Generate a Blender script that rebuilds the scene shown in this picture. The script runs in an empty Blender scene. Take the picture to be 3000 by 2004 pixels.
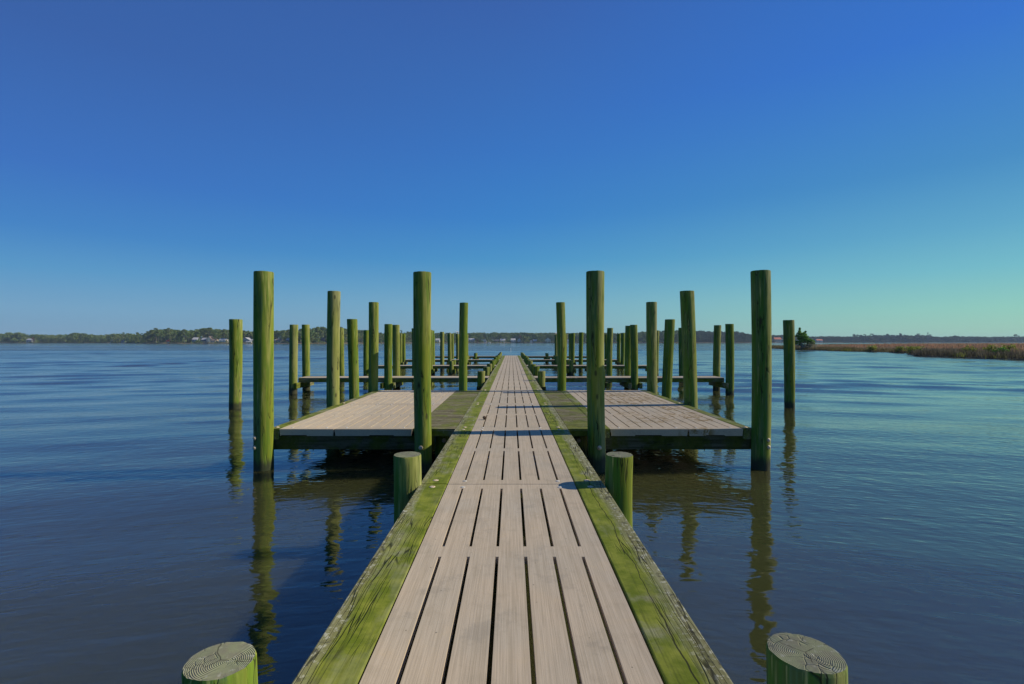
import bpy, math, random
import numpy as np
from mathutils import Vector, Matrix, noise as mnoise

scene = bpy.context.scene
COL = scene.collection
rad = math.radians

# ------------------------------------------------------------------ camera
CAMZ = 1.95          # camera height above the water
DECK = 0.60          # deck height above the water
FPX = 1440.0         # focal length in photo pixels (photo is 3000 wide)

cam_d = bpy.data.cameras.new("camera")
cam = bpy.data.objects.new("camera", cam_d)
COL.objects.link(cam)
cam.location = (0, 0, CAMZ)
cam.rotation_euler = (rad(90), 0, 0)
cam_d.sensor_width = 36.0
cam_d.lens = 36.0 * FPX / 3000.0
cam_d.shift_x = 2.0 / 3000.0
cam_d.clip_start = 0.05
cam_d.clip_end = 12000
scene.camera = cam


def wx(px, d):
    """world x of a photo column seen at distance d"""
    return (px - 1498.0) / FPX * d


def wz(py, d):
    """world height of a photo row seen at distance d"""
    return CAMZ - (py - 1001.5) / FPX * d


def lin(r, g, b):
    def f(c):
        c /= 255.0
        return c / 12.92 if c <= 0.04045 else ((c + 0.055) / 1.055) ** 2.4
    return (f(r), f(g), f(b), 1.0)


# ------------------------------------------------------------------ node helpers
class Nodes:
    def __init__(self, nt):
        self.nt = nt

    def new(self, t, **kw):
        n = self.nt.nodes.new(t)
        for k, v in kw.items():
            setattr(n, k, v)
        return n

    def put(self, sock, v):
        if isinstance(v, bpy.types.NodeSocket):
            self.nt.links.new(v, sock)
        else:
            sock.default_value = v

    def math(self, op, a, b=0.0, c=0.0, clamp=False):
        n = self.new("ShaderNodeMath", operation=op, use_clamp=clamp)
        self.put(n.inputs[0], a)
        self.put(n.inputs[1], b)
        self.put(n.inputs[2], c)
        return n.outputs[0]

    def vmath(self, op, a, b=(0, 0, 0)):
        n = self.new("ShaderNodeVectorMath", operation=op)
        self.put(n.inputs[0], a)
        self.put(n.inputs[1], b)
        return n.outputs[0]

    def scale(self, v, s):
        return self.vmath("MULTIPLY", v, s)

    def noise(self, v, s=1.0, detail=3.0, rough=0.5, dist=0.0):
        n = self.new("ShaderNodeTexNoise")
        self.put(n.inputs["Vector"], v)
        n.inputs["Scale"].default_value = s
        n.inputs["Detail"].default_value = detail
        n.inputs["Roughness"].default_value = rough
        n.inputs["Distortion"].default_value = dist
        return n.outputs["Fac"]

    def voronoi(self, v, s=1.0, feature="F1"):
        n = self.new("ShaderNodeTexVoronoi", feature=feature)
        self.put(n.inputs["Vector"], v)
        n.inputs["Scale"].default_value = s
        return n.outputs["Distance"]

    def map(self, v, a, b, c=0.0, d=1.0, smooth=True):
        n = self.new("ShaderNodeMapRange", interpolation_type="SMOOTHSTEP" if smooth else "LINEAR")
        self.put(n.inputs[0], v)
        n.inputs[1].default_value = a
        n.inputs[2].default_value = b
        n.inputs[3].default_value = c
        n.inputs[4].default_value = d
        return n.outputs[0]

    def mix(self, f, a, b, blend="MIX"):
        n = self.new("ShaderNodeMix", data_type="RGBA", blend_type=blend)
        self.put(n.inputs[0], f)
        self.put(n.inputs[6], a)
        self.put(n.inputs[7], b)
        return n.outputs[2]

    def sep(self, v):
        n = self.new("ShaderNodeSeparateXYZ")
        self.put(n.inputs[0], v)
        return n.outputs

    def comb(self, x, y, z):
        n = self.new("ShaderNodeCombineXYZ")
        self.put(n.inputs[0], x)
        self.put(n.inputs[1], y)
        self.put(n.inputs[2], z)
        return n.outputs[0]

    def ramp(self, f, stops):
        n = self.new("ShaderNodeValToRGB")
        self.put(n.inputs[0], f)
        el = n.color_ramp.elements
        while len(el) < len(stops):
            el.new(0.5)
        for e, (p, c) in zip(el, stops):
            e.position = p
            e.color = c
        return n.outputs[0]

    def bump(self, h, strength=1.0, dist=1.0):
        n = self.new("ShaderNodeBump")
        n.inputs["Strength"].default_value = strength
        n.inputs["Distance"].default_value = dist
        self.put(n.inputs["Height"], h)
        return n.outputs[0]


def material(name, rough=0.8, spec=0.3):
    m = bpy.data.materials.new(name)
    m.use_nodes = True
    g = Nodes(m.node_tree)
    p = m.node_tree.nodes["Principled BSDF"]
    p.inputs["Roughness"].default_value = rough
    p.inputs["Specular IOR Level"].default_value = spec
    p.inputs["Diffuse Roughness"].default_value = 0.6 if rough > 0.8 else 0.0
    return m, g, p


def position(g):
    return g.new("ShaderNodeNewGeometry").outputs["Position"]


def C(r, g, b):
    return (r, g, b, 1.0)


M = {}

# ---- round timber piling -------------------------------------------------
def make_piling_material():
    m, g, p = material("piling_wood", 0.85, 0.2)
    tc = g.new("ShaderNodeTexCoord")
    oi = g.new("ShaderNodeObjectInfo")
    obj = tc.outputs["Object"]
    off = g.scale(oi.outputs["Location"], (3.7, 1.9, 0.0))
    v = g.vmath("ADD", obj, off)
    nrm = g.new("ShaderNodeNewGeometry").outputs["Normal"]
    # colour patches that run up and down the timber
    big = g.noise(g.scale(v, (5.0, 5.0, 0.55)), 1.0, 4, 0.55)
    mid = g.noise(g.scale(v, (13, 13, 1.2)), 1.0, 4, 0.6)
    fine = g.noise(g.scale(v, (75, 75, 2.6)), 1.0, 3, 0.6)
    olive = C(0.185, 0.212, 0.018)
    grey = C(0.290, 0.285, 0.095)
    deep = C(0.095, 0.175, 0.014)
    # each pile weathers differently; the exposed upper part is greyer
    own = g.math("MULTIPLY", g.math("SUBTRACT", oi.outputs["Random"], 0.5), 0.34)
    up = g.map(g.sep(obj)[2], 1.7, 3.0, 0.0, 0.10)
    bigw = g.math("ADD", g.math("ADD", big, own), up)
    col = g.mix(g.map(bigw, 0.38, 0.66), olive, grey)
    col = g.mix(g.map(bigw, 0.62, 0.80, 0.0, 0.55), col, C(0.23, 0.225, 0.155))
    col = g.mix(g.math("MULTIPLY", g.map(g.math("SUBTRACT", mid, g.math("MULTIPLY", own, 0.5)), 0.46, 0.62), 0.75), col, deep)
    # green algae streaks that also paint shade onto the side away from the sun
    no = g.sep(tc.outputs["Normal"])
    shade_algae = g.math("ADD", g.math("MULTIPLY", no[0], -1.0), g.math("MULTIPLY", g.math("SUBTRACT", big, 0.5), 2.6))
    shade_algae = g.math("ADD", shade_algae, g.math("MULTIPLY", g.math("SUBTRACT", mid, 0.5), 1.5))
    col = g.mix(g.map(shade_algae, -0.1, 0.35, 0.0, 0.88), col, g.mix(g.map(mid, 0.42, 0.62), C(0.024, 0.135, 0.014), C(0.075, 0.145, 0.070)))
    col = g.mix(g.map(fine, 0.30, 0.72, 0.0, 1.0), g.mix(0.5, col, C(0.07, 0.09, 0.012)), col)
    light = g.noise(g.scale(v, (34, 34, 1.5)), 1.0, 3, 0.6)
    col = g.mix(g.map(light, 0.60, 0.72, 0, 0.55), col, C(0.46, 0.43, 0.19))
    # drying checks: thin dark vertical cracks
    warp = g.noise(g.scale(v, (4, 4, 2.5)), 1.0, 3, 0.5)
    cv = g.vmath("ADD", v, g.scale(g.comb(warp, warp, 0.0), (0.10, 0.10, 0)))
    crk = g.voronoi(g.scale(cv, (26, 26, 0.9)), 1.0, "DISTANCE_TO_EDGE")
    keep = g.map(g.noise(g.scale(v, (9, 9, 1.4)), 1.0, 2), 0.50, 0.60)
    crack = g.math("MULTIPLY", g.map(crk, 0.0, 0.075, 1.0, 0.0), keep)
    col = g.mix(g.math("MULTIPLY", crack, 0.85), col, C(0.014, 0.016, 0.008))
    col = g.mix(1.0, col, C(1.18, 1.20, 1.00), "MULTIPLY")
    # end grain on the sawn top
    xyz = g.sep(obj)
    cn = g.noise(g.scale(v, (6, 6, 6)), 1.0, 3)
    r2 = g.math("SQRT", g.math("ADD", g.math("MULTIPLY", xyz[0], xyz[0]), g.math("MULTIPLY", xyz[1], xyz[1])))
    pith = g.comb(g.math("ADD", xyz[0], g.math("MULTIPLY", g.math("SUBTRACT", oi.outputs["Random"], 0.5), 0.05)), g.math("ADD", xyz[1], 0.012), 0.0)
    plen = g.new("ShaderNodeVectorMath", operation="LENGTH")
    g.put(plen.inputs[0], pith)
    rr = g.math("ADD", plen.outputs["Value"], g.math("MULTIPLY", g.math("SUBTRACT", cn, 0.5), 0.014))
    rings = g.math("SINE", g.math("ADD", g.math("MULTIPLY", rr, 1000.0), g.math("MULTIPLY", g.noise(g.scale(v, (22, 22, 22)), 1.0, 3, 0.6), 3.0)))
    endc = g.mix(g.map(rings, -0.8, 1.0, 0.1, 0.9), C(0.205, 0.220, 0.120), C(0.275, 0.290, 0.165))
    pat = g.noise(g.scale(v, (14, 14, 14)), 1.0, 4, 0.6)
    endc = g.mix(g.map(pat, 0.38, 0.60, 0.0, 0.85), endc, C(0.215, 0.205, 0.135))
    endc = g.mix(g.map(g.noise(g.scale(v, (45, 45, 45)), 1.0, 3), 0.58, 0.7, 0.0, 0.6), endc, C(0.38, 0.38, 0.30))
    ang = g.math("ARCTAN2", xyz[1], xyz[0])
    angw = g.math("ADD", ang, g.math("MULTIPLY", g.math("SUBTRACT", cn, 0.5), 1.6))
    spoke = g.math("ABSOLUTE", g.math("SINE", g.math("ADD", g.math("MULTIPLY", angw, 1.5), g.math("MULTIPLY", oi.outputs["Random"], 6.0))))
    sp = g.math("MULTIPLY", g.math("LESS_THAN", g.math("MULTIPLY", spoke, r2), 0.0032), g.map(g.noise(g.scale(v, (16, 16, 0)), 1.0, 2), 0.42, 0.50))
    endc = g.mix(g.math("MULTIPLY", sp, 0.7), endc, C(0.03, 0.027, 0.015))
    istop = g.map(g.sep(nrm)[2], 0.75, 0.9)
    col = g.mix(istop, col, endc)
    # wet, weedy band at the water line
    wl = g.math("ADD", xyz[2], g.math("MULTIPLY", g.math("SUBTRACT", mid, 0.5), 0.30))
    wl = g.math("SUBTRACT", wl, g.math("MULTIPLY", oi.outputs["Random"], 0.16))
    col = g.mix(g.map(wl, 0.03, 0.17, 0.80, 0.0), col, C(0.022, 0.020, 0.026))
    knot = g.voronoi(g.scale(v, (4.0, 4.0, 1.7)), 1.0)
    col = g.mix(g.map(knot, 0.05, 0.11, 0.75, 0.0), col, C(0.045, 0.04, 0.02))
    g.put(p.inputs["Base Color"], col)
    hgt = g.math("ADD", g.math("MULTIPLY", fine, 0.0015), g.math("MULTIPLY", crack, -0.006))
    hgt = g.math("ADD", hgt, g.math("MULTIPLY", g.math("MULTIPLY", rings, istop), 0.0012))
    g.put(p.inputs["Normal"], g.bump(hgt, 0.9, 1.0))
    return m


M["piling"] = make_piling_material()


# ---- sawn mossy timber (edge beams along y, boards along x) ---------------
def make_timber(name, along="y", moss=0.6, dark=1.0, edge=False, crackline=None, streaky=False):
    m, g, p = material(name, 0.88, 0.15)
    v = position(g)
    st = {"y": (60, 2.2, 60), "x": (2.2, 60, 60)}[along]
    st2 = {"y": (22, 0.9, 22), "x": (0.9, 22, 22)}[along]
    grain = g.noise(g.scale(v, st), 1.0, 4, 0.65)
    grain2 = g.noise(g.scale(v, st2), 1.0, 4, 0.6, 0.6)
    patch = g.noise(v, 2.3, 5, 0.6)
    spots = g.noise(v, 26.0, 5, 0.7)
    blot = g.noise(v, 7.0, 4, 0.6)
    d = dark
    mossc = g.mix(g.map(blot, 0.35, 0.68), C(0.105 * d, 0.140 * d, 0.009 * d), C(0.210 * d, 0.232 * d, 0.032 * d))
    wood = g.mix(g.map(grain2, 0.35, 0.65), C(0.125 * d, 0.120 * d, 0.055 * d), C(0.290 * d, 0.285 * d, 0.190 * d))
    f = g.map(patch, 0.50 - 0.25 * moss, 0.66 - 0.25 * moss)
    if streaky:
        wood = g.mix(g.map(grain2, 0.38, 0.62), C(0.090, 0.078, 0.038), C(0.235, 0.205, 0.125))
        sl = g.noise(g.scale(v, (3.0, 38.0, 1)), 1.0, 5, 0.7)
        wood = g.mix(g.map(sl, 0.52, 0.62, 0, 0.8), wood, C(0.075, 0.066, 0.035))
        wood = g.mix(g.map(g.noise(g.scale(v, (4.5, 30.0, 1)), 1.0, 5, 0.75), 0.58, 0.66, 0, 0.85), wood, C(0.42, 0.39, 0.28))
        f = g.math("MULTIPLY", f, 0.8)
    xyz = g.sep(v)
    if edge:
        # outer part of the walkway's edge beams is worn bare
        ax = g.math("ABSOLUTE", xyz[0])
        wob = g.noise(g.scale(v, (7, 1.1, 1)), 1.0, 5, 0.65)
        bare = g.map(g.math("ADD", ax, g.math("MULTIPLY", g.math("SUBTRACT", wob, 0.5), 0.30)), 0.765 if crackline is None else 0.730, 0.87 if crackline is None else 0.85)
        f = g.math("MULTIPLY", f, g.math("SUBTRACT", 1.0, g.math("MULTIPLY", bare, 0.85)))
    f = g.math("MULTIPLY", f, g.map(g.noise(g.scale(v, (5.5, 2.2, 5.5) if along == "y" else (2.2, 5.5, 5.5)), 1.0, 5, 0.65), 0.36, 0.50, 0.72, 1.0))
    col = g.mix(f, wood, mossc)
    if edge:
        lich = g.math("MULTIPLY", g.map(spots, 0.53, 0.60), bare)
        col = g.mix(g.math("MULTIPLY", bare, 0.45), col, C(0.215, 0.205, 0.095))
        col = g.mix(g.math("MULTIPLY", lich, 0.80), col, C(0.43, 0.43, 0.34))
        dk = g.math("MULTIPLY", g.map(g.noise(v, 17.0, 5, 0.7), 0.54, 0.62), g.math("ADD", g.math("MULTIPLY", bare, 0.85), 0.12))
        col = g.mix(g.math("MULTIPLY", dk, 0.8), col, C(0.060, 0.058, 0.040))
    else:
        col = g.mix(g.map(spots, 0.58, 0.68, 0.0, 0.6), col, C(0.38 * d, 0.37 * d, 0.28 * d))
        col = g.mix(g.map(g.noise(v, 14.0, 5, 0.7), 0.56, 0.66, 0, 0.55), col, C(0.06 * d, 0.055 * d, 0.03 * d))
    col = g.mix(1.0, col, C(1.15, 1.13, 1.05), "MULTIPLY")
    # long grain and checks
    dkg = g.map(grain, 0.28, 0.50, 0.55, 0.0)
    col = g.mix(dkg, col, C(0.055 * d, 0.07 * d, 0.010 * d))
    cs = {"y": (42, 1.6, 42), "x": (1.6, 42, 42)}[along]
    ww = g.noise(v, 3.5, 2)
    cvv = g.vmath("ADD", v, g.scale(g.comb(ww, ww, ww), (0.03, 0.0, 0.0) if along == "y" else (0.0, 0.03, 0.0)))
    crk = g.voronoi(g.scale(cvv, cs), 1.0, "DISTANCE_TO_EDGE")
    keep = g.map(g.noise(g.scale(v, (4, 1.0, 4) if along == "y" else (1.0, 4, 4)), 1.0, 2), 0.50, 0.60)
    crack = g.math("MULTIPLY", g.map(crk, 0.0, 0.07, 1.0, 0.0), keep)
    if crackline is not None:
        wn = g.noise(g.scale(v, (0, 1.3, 0)), 1.0, 4, 0.55)
        wn2 = g.noise(g.scale(v, (0, 9.0, 0)), 1.0, 2, 0.55)
        cx = g.math("ADD", g.math("MULTIPLY", g.math("SUBTRACT", wn, 0.5), 0.13), crackline)
        cx = g.math("ADD", cx, g.math("MULTIPLY", g.math("SUBTRACT", wn2, 0.5), 0.014))
        dl = g.math("ABSOLUTE", g.math("SUBTRACT", xyz[0], cx))
        wd = g.map(g.noise(g.scale(v, (0, 0.8, 0)), 1.0, 1), 0.35, 0.6, 0.0012, 0.0042)
        line = g.math("LESS_THAN", dl, wd)
        crack = g.math("MAXIMUM", crack, line)
    col = g.mix(g.math("MULTIPLY", crack, 0.85), col, C(0.012, 0.013, 0.006))
    g.put(p.inputs["Base Color"], col)
    h = g.math("ADD", g.math("MULTIPLY", grain, 0.0015), g.math("MULTIPLY", crack, -0.005))
    h = g.math("ADD", h, g.math("MULTIPLY", spots, 0.002))
    g.put(p.inputs["Normal"], g.bump(h, 0.9, 1.0))
    return m


M["beam"] = make_timber("mossy_edge_beam", "y", 0.75, 1.0, True)
M["beam_cracked"] = make_timber("mossy_edge_beam_cracked", "y", 0.85, 1.0, True, 0.735)
M["timber_y"] = make_timber("green_timber_lengthwise", "y", 0.5, 0.85)
M["timber_x"] = make_timber("green_timber_crosswise", "x", 0.5, 0.75)
M["infill"] = make_timber("weathered_boards", "x", 0.30, 0.85, streaky=True)


# ---- slotted deck panels ---------------------------------------------------
def make_panel_material():
    m, g, p = material("deck_panel_concrete", 0.82, 0.25)
    v = position(g)
    grain = g.noise(g.scale(v, (170, 3.0, 170)), 1.0, 3, 0.6)
    grain2 = g.noise(g.scale(v, (60, 1.2, 60)), 1.0, 3, 0.6)
    speck = g.noise(v, 110.0, 3, 0.7)
    mott = g.noise(v, 1.6, 5, 0.6)
    mott2 = g.noise(v, 5.5, 5, 0.65)
    col = g.mix(g.map(mott, 0.35, 0.68), C(0.495, 0.398, 0.280), C(0.450, 0.380, 0.282))
    col = g.mix(g.map(mott2, 0.52, 0.68, 0.0, 0.5), col, C(0.385, 0.315, 0.220))
    col = g.mix(g.map(mott2, 0.30, 0.42, 0.4, 0.0), col, C(0.520, 0.405, 0.260))
    col = g.mix(g.map(grain, 0.32, 0.62, 0.30, 0.0), col, C(0.220, 0.170, 0.105))
    col = g.mix(g.map(grain2, 0.35, 0.6, 0.22, 0.0), col, C(0.25, 0.195, 0.12))
    col = g.mix(g.map(speck, 0.62, 0.75, 0.0, 0.35), col, C(0.20, 0.165, 0.11))
    # brown leaf stains on the starboard platform
    xyz = g.sep(v)
    w = g.noise(v, 6.0, 2)
    sv = g.vmath("ADD", v, g.scale(g.comb(w, w, 0.0), (0.25, 0.25, 0)))
    sw = g.noise(g.scale(sv, (9, 14, 1)), 1.0, 4, 0.7)
    zone = g.math("MULTIPLY", g.map(xyz[0], 1.8, 2.2), g.map(xyz[0], 3.4, 3.6, 1.0, 0.0))
    zone = g.math("MULTIPLY", zone, g.map(g.noise(v, 1.1, 2), 0.36, 0.52))
    col = g.mix(g.math("MULTIPLY", g.map(sw, 0.49, 0.56), g.math("MULTIPLY", zone, 0.95)), col, C(0.22, 0.14, 0.045))
    rnd = g.new("ShaderNodeObjectInfo").outputs["Random"]
    tone = g.map(rnd, 0.0, 1.0, 1.00, 1.15, False)
    col = g.mix(1.0, col, g.comb(tone, tone, g.math("MULTIPLY", tone, 0.97)), "MULTIPLY")
    blots = g.noise(v, 3.1, 6, 0.72)
    col = g.mix(g.map(blots, 0.56, 0.66, 0.0, 0.28), col, C(0.25, 0.22, 0.17))
    tiny = g.voronoi(v, 9.0)
    col = g.mix(g.math("MULTIPLY", g.math("LESS_THAN", tiny, 0.045), 0.6), col, C(0.10, 0.085, 0.06))
    g.put(p.inputs["Base Color"], col)
    h = g.math("ADD", g.math("MULTIPLY", grain, 0.0012), g.math("MULTIPLY", speck, 0.0005))
    g.put(p.inputs["Normal"], g.bump(h, 0.8, 1.0))
    return m


M["panel"] = make_panel_material()


def plain(name, col, rough=0.7, spec=0.3, var=0.25, scale=8.0, metal=0.0):
    m, g, p = material(name, rough, spec)
    n = g.noise(position(g), scale, 4, 0.6)
    dark = (col[0] * (1 - var), col[1] * (1 - var), col[2] * (1 - var), 1)
    lite = (min(1, col[0] * (1 + var)), min(1, col[1] * (1 + var)), min(1, col[2] * (1 + var)), 1)
    g.put(p.inputs["Base Color"], g.mix(g.map(n, 0.35, 0.65), dark, lite))
    p.inputs["Metallic"].default_value = metal
    return m


M["bolt"] = plain("galvanised_bolt", (0.52, 0.41, 0.27), 0.6, 0.4, 0.35, 60.0)
M["screw"] = plain("screw_head", (0.50, 0.48, 0.42), 0.5, 0.5, 0.3, 60.0)
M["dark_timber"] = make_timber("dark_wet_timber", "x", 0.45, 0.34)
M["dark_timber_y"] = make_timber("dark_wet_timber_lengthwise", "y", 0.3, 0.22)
M["cone"] = plain("pine_cone_brown", (0.23, 0.16, 0.11), 0.9, 0.1, 0.4, 120.0)
M["white_paint"] = plain("white_paint", (0.78, 0.78, 0.74), 0.6, 0.3, 0.06, 3.0)
M["bird_white"] = plain("white_feathers", (0.72, 0.68, 0.64), 0.8, 0.2, 0.1, 40)
M["bird_grey"] = plain("grey_feathers", (0.30, 0.31, 0.32), 0.8, 0.2, 0.1, 40)
M["bird_leg"] = plain("orange_legs", (0.55, 0.26, 0.05), 0.7, 0.3, 0.1, 40)


# ---- water -------------------------------------------------------------------
def make_water():
    m, g, p = material("lake_water", 0.03, 0.5)
    p.inputs["IOR"].default_value = 1.85
    p.subsurface_method = "BURLEY"          # murky water: light spreads sideways, shadows on it are soft
    p.inputs["Subsurface Weight"].default_value = 1.0
    p.inputs["Subsurface Radius"].default_value = (1.0, 1.0, 0.7)
    p.inputs["Subsurface Scale"].default_value = 0.45
    v = position(g)
    xyz = g.sep(v)
    y = xyz[1]
    body = g.mix(g.map(g.noise(v, 0.12, 3), 0.35, 0.65), C(0.035, 0.037, 0.013), C(0.045, 0.048, 0.018))
    g.put(p.inputs["Base Color"], body)
    # wind patches: long streaks lying across the view
    streak = g.noise(g.scale(v, (0.004, 0.022, 1)), 1.0, 4, 0.55)
    patch = g.noise(g.scale(v, (0.035, 0.10, 1)), 1.0, 3, 0.5)
    # distance out on the lake (plain world y): ruffled belt, calm water by the far shore
    belt = g.math("MULTIPLY", g.map(y, 35.0, 90.0), g.map(y, 170.0, 270.0, 1.0, 0.0))
    ruff = g.math("MULTIPLY", belt, g.map(streak, 0.30, 0.60, 0.55, 1.0))
    rough = g.math("ADD", 0.02, g.math("MULTIPLY", ruff, 0.06))
    far = g.map(y, 8.0, 38.0)
    rough = g.math("ADD", rough, g.math("MULTIPLY", far, g.map(streak, 0.36, 0.64, 0.05, 0.10)))
    calm = g.map(y, 190.0, 330.0)
    rough = g.math("MULTIPLY", rough, g.math("SUBTRACT", 1.0, g.math("MULTIPLY", calm, 0.62)))
    g.put(p.inputs["Roughness"], rough)
    # ripples: wave fronts bend round the dock, so their lines fall away to both sides
    ax_ = g.math("SQRT", g.math("ADD", g.math("MULTIPLY", xyz[0], xyz[0]), 6.0))
    rv = g.comb(xyz[0], g.math("ADD", y, g.math("MULTIPLY", ax_, 0.30)), 0.0)
    rip = g.noise(g.scale(rv, (2.6, 12.0, 1)), 1.0, 2, 0.5, 0.3)
    mid = g.noise(g.scale(rv, (0.55, 2.4, 1)), 1.0, 2, 0.5, 0.4)
    swell = g.noise(g.scale(rv, (0.085, 0.50, 1)), 1.0, 2, 0.5)
    round_ = g.noise(v, 4.2, 1, 0.4)
    small = g.noise(g.scale(rv, (7.0, 13.0, 1)), 1.0, 1, 0.4, 0.4)
    amp = g.map(patch, 0.36, 0.62, 0.55, 1.15)
    h = g.math("MULTIPLY", rip, 0.0042)
    h = g.math("ADD", h, g.math("MULTIPLY", round_, 0.0075))
    h = g.math("ADD", h, g.math("MULTIPLY", small, 0.0048))
    h = g.math("MULTIPLY", h, amp)
    h = g.math("ADD", h, g.math("MULTIPLY", mid, 0.009))
    h = g.math("ADD", h, g.math("MULTIPLY", swell, 0.050))
    # wind waves out on the open lake
    open_ = g.map(y, 95.0, 130.0)
    chop = g.noise(g.scale(rv, (0.55, 1.1, 1)), 1.0, 2, 0.5)
    chop = g.math("MULTIPLY", chop, g.math("MULTIPLY", open_, g.math("SUBTRACT", 1.0, g.math("MULTIPLY", calm, 0.8))))
    h = g.math("ADD", h, g.math("MULTIPLY", chop, g.math("MULTIPLY", g.map(streak, 0.32, 0.60, 0.20, 0.36), g.math("ADD", 1.0, g.math("MULTIPLY", belt, 1.6)))))
    bn = g.bump(h, 1.0, 1.0)
    if "Filter Width" in bn.node.inputs:
        bn.node.inputs["Filter Width"].default_value = 0.03
    g.put(p.inputs["Normal"], bn)
    return m


M["water"] = make_water()


def make_leaf(name, cols, scale=0.25):
    """foliage whose colour varies from clump to clump"""
    m, g, p = material(name, 0.75, 0.2)
    v = position(g)
    n = g.noise(v, scale, 4, 0.65)
    n2 = g.noise(v, scale * 7, 3, 0.6)
    f = g.math("ADD", g.math("MULTIPLY", n, 0.65), g.math("MULTIPLY", n2, 0.35))
    k = len(cols)
    col = g.ramp(g.map(f, 0.34, 0.66, smooth=False), [(i / (k - 1), C(*c)) for i, c in enumerate(cols)])
    g.put(p.inputs["Base Color"], col)
    tr = g.new("ShaderNodeBsdfTranslucent")
    g.put(tr.inputs["Color"], col)
    ms = g.new("ShaderNodeMixShader")
    ms.inputs[0].default_value = 0.25
    nt = g.nt
    nt.links.new(p.outputs[0], ms.inputs[1])
    nt.links.new(tr.outputs[0], ms.inputs[2])
    nt.links.new(ms.outputs[0], nt.nodes["Material Output"].inputs["Surface"])
    return m


M["leaf_mixed"] = make_leaf("far_wood_leaves", [(0.045, 0.095, 0.028), (0.100, 0.165, 0.040), (0.175, 0.220, 0.050), (0.20, 0.175, 0.075)], 0.06)
M["leaf_pine"] = make_leaf("pine_needles", [(0.055, 0.100, 0.032), (0.120, 0.165, 0.042), (0.180, 0.205, 0.055)], 0.12)
M["leaf_oak"] = make_leaf("oak_leaves", [(0.050, 0.100, 0.028), (0.115, 0.170, 0.036), (0.18, 0.205, 0.05)], 0.12)
M["leaf_rust"] = make_leaf("rusty_leaves", [(0.12, 0.05, 0.025), (0.18, 0.075, 0.035), (0.16, 0.11, 0.05)], 0.2)
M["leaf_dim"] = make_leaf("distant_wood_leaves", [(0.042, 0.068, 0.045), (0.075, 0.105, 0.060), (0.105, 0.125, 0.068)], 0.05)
M["leaf_cedar"] = make_leaf("cedar_leaves", [(0.06, 0.15, 0.022), (0.13, 0.28, 0.026), (0.22, 0.38, 0.04)], 0.8)
M["leaf_lime"] = make_leaf("lime_shrub_leaves", [(0.17, 0.20, 0.030), (0.29, 0.31, 0.045), (0.38, 0.38, 0.08)], 1.0)
M["leaf_sage"] = make_leaf("grey_shrub_leaves", [(0.16, 0.16, 0.11), (0.27, 0.26, 0.17), (0.36, 0.34, 0.23)], 0.8)
M["bark"] = plain("grey_bark", (0.22, 0.19, 0.15), 0.9, 0.1, 0.3, 0.8)
M["shore"] = plain("shore_bank", (0.13, 0.105, 0.065), 0.95, 0.1, 0.4, 0.05)
M["mud"] = plain("marsh_mud", (0.055, 0.048, 0.032), 0.9, 0.2, 0.35, 0.4)


def make_marsh():
    m, g, p = material("marsh_grass_blades", 0.85, 0.15)
    at = g.new("ShaderNodeAttribute", attribute_name="tint")
    g.put(p.inputs["Base Color"], at.outputs["Color"])
    tr = g.new("ShaderNodeBsdfTranslucent")
    g.put(tr.inputs["Color"], at.outputs["Color"])
    ms = g.new("ShaderNodeMixShader")
    ms.inputs[0].default_value = 0.40
    nt = g.nt
    nt.links.new(p.outputs[0], ms.inputs[1])
    nt.links.new(tr.outputs[0], ms.inputs[2])
    nt.links.new(ms.outputs[0], nt.nodes["Material Output"].inputs["Surface"])
    return m


M["blade"] = make_marsh()


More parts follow.
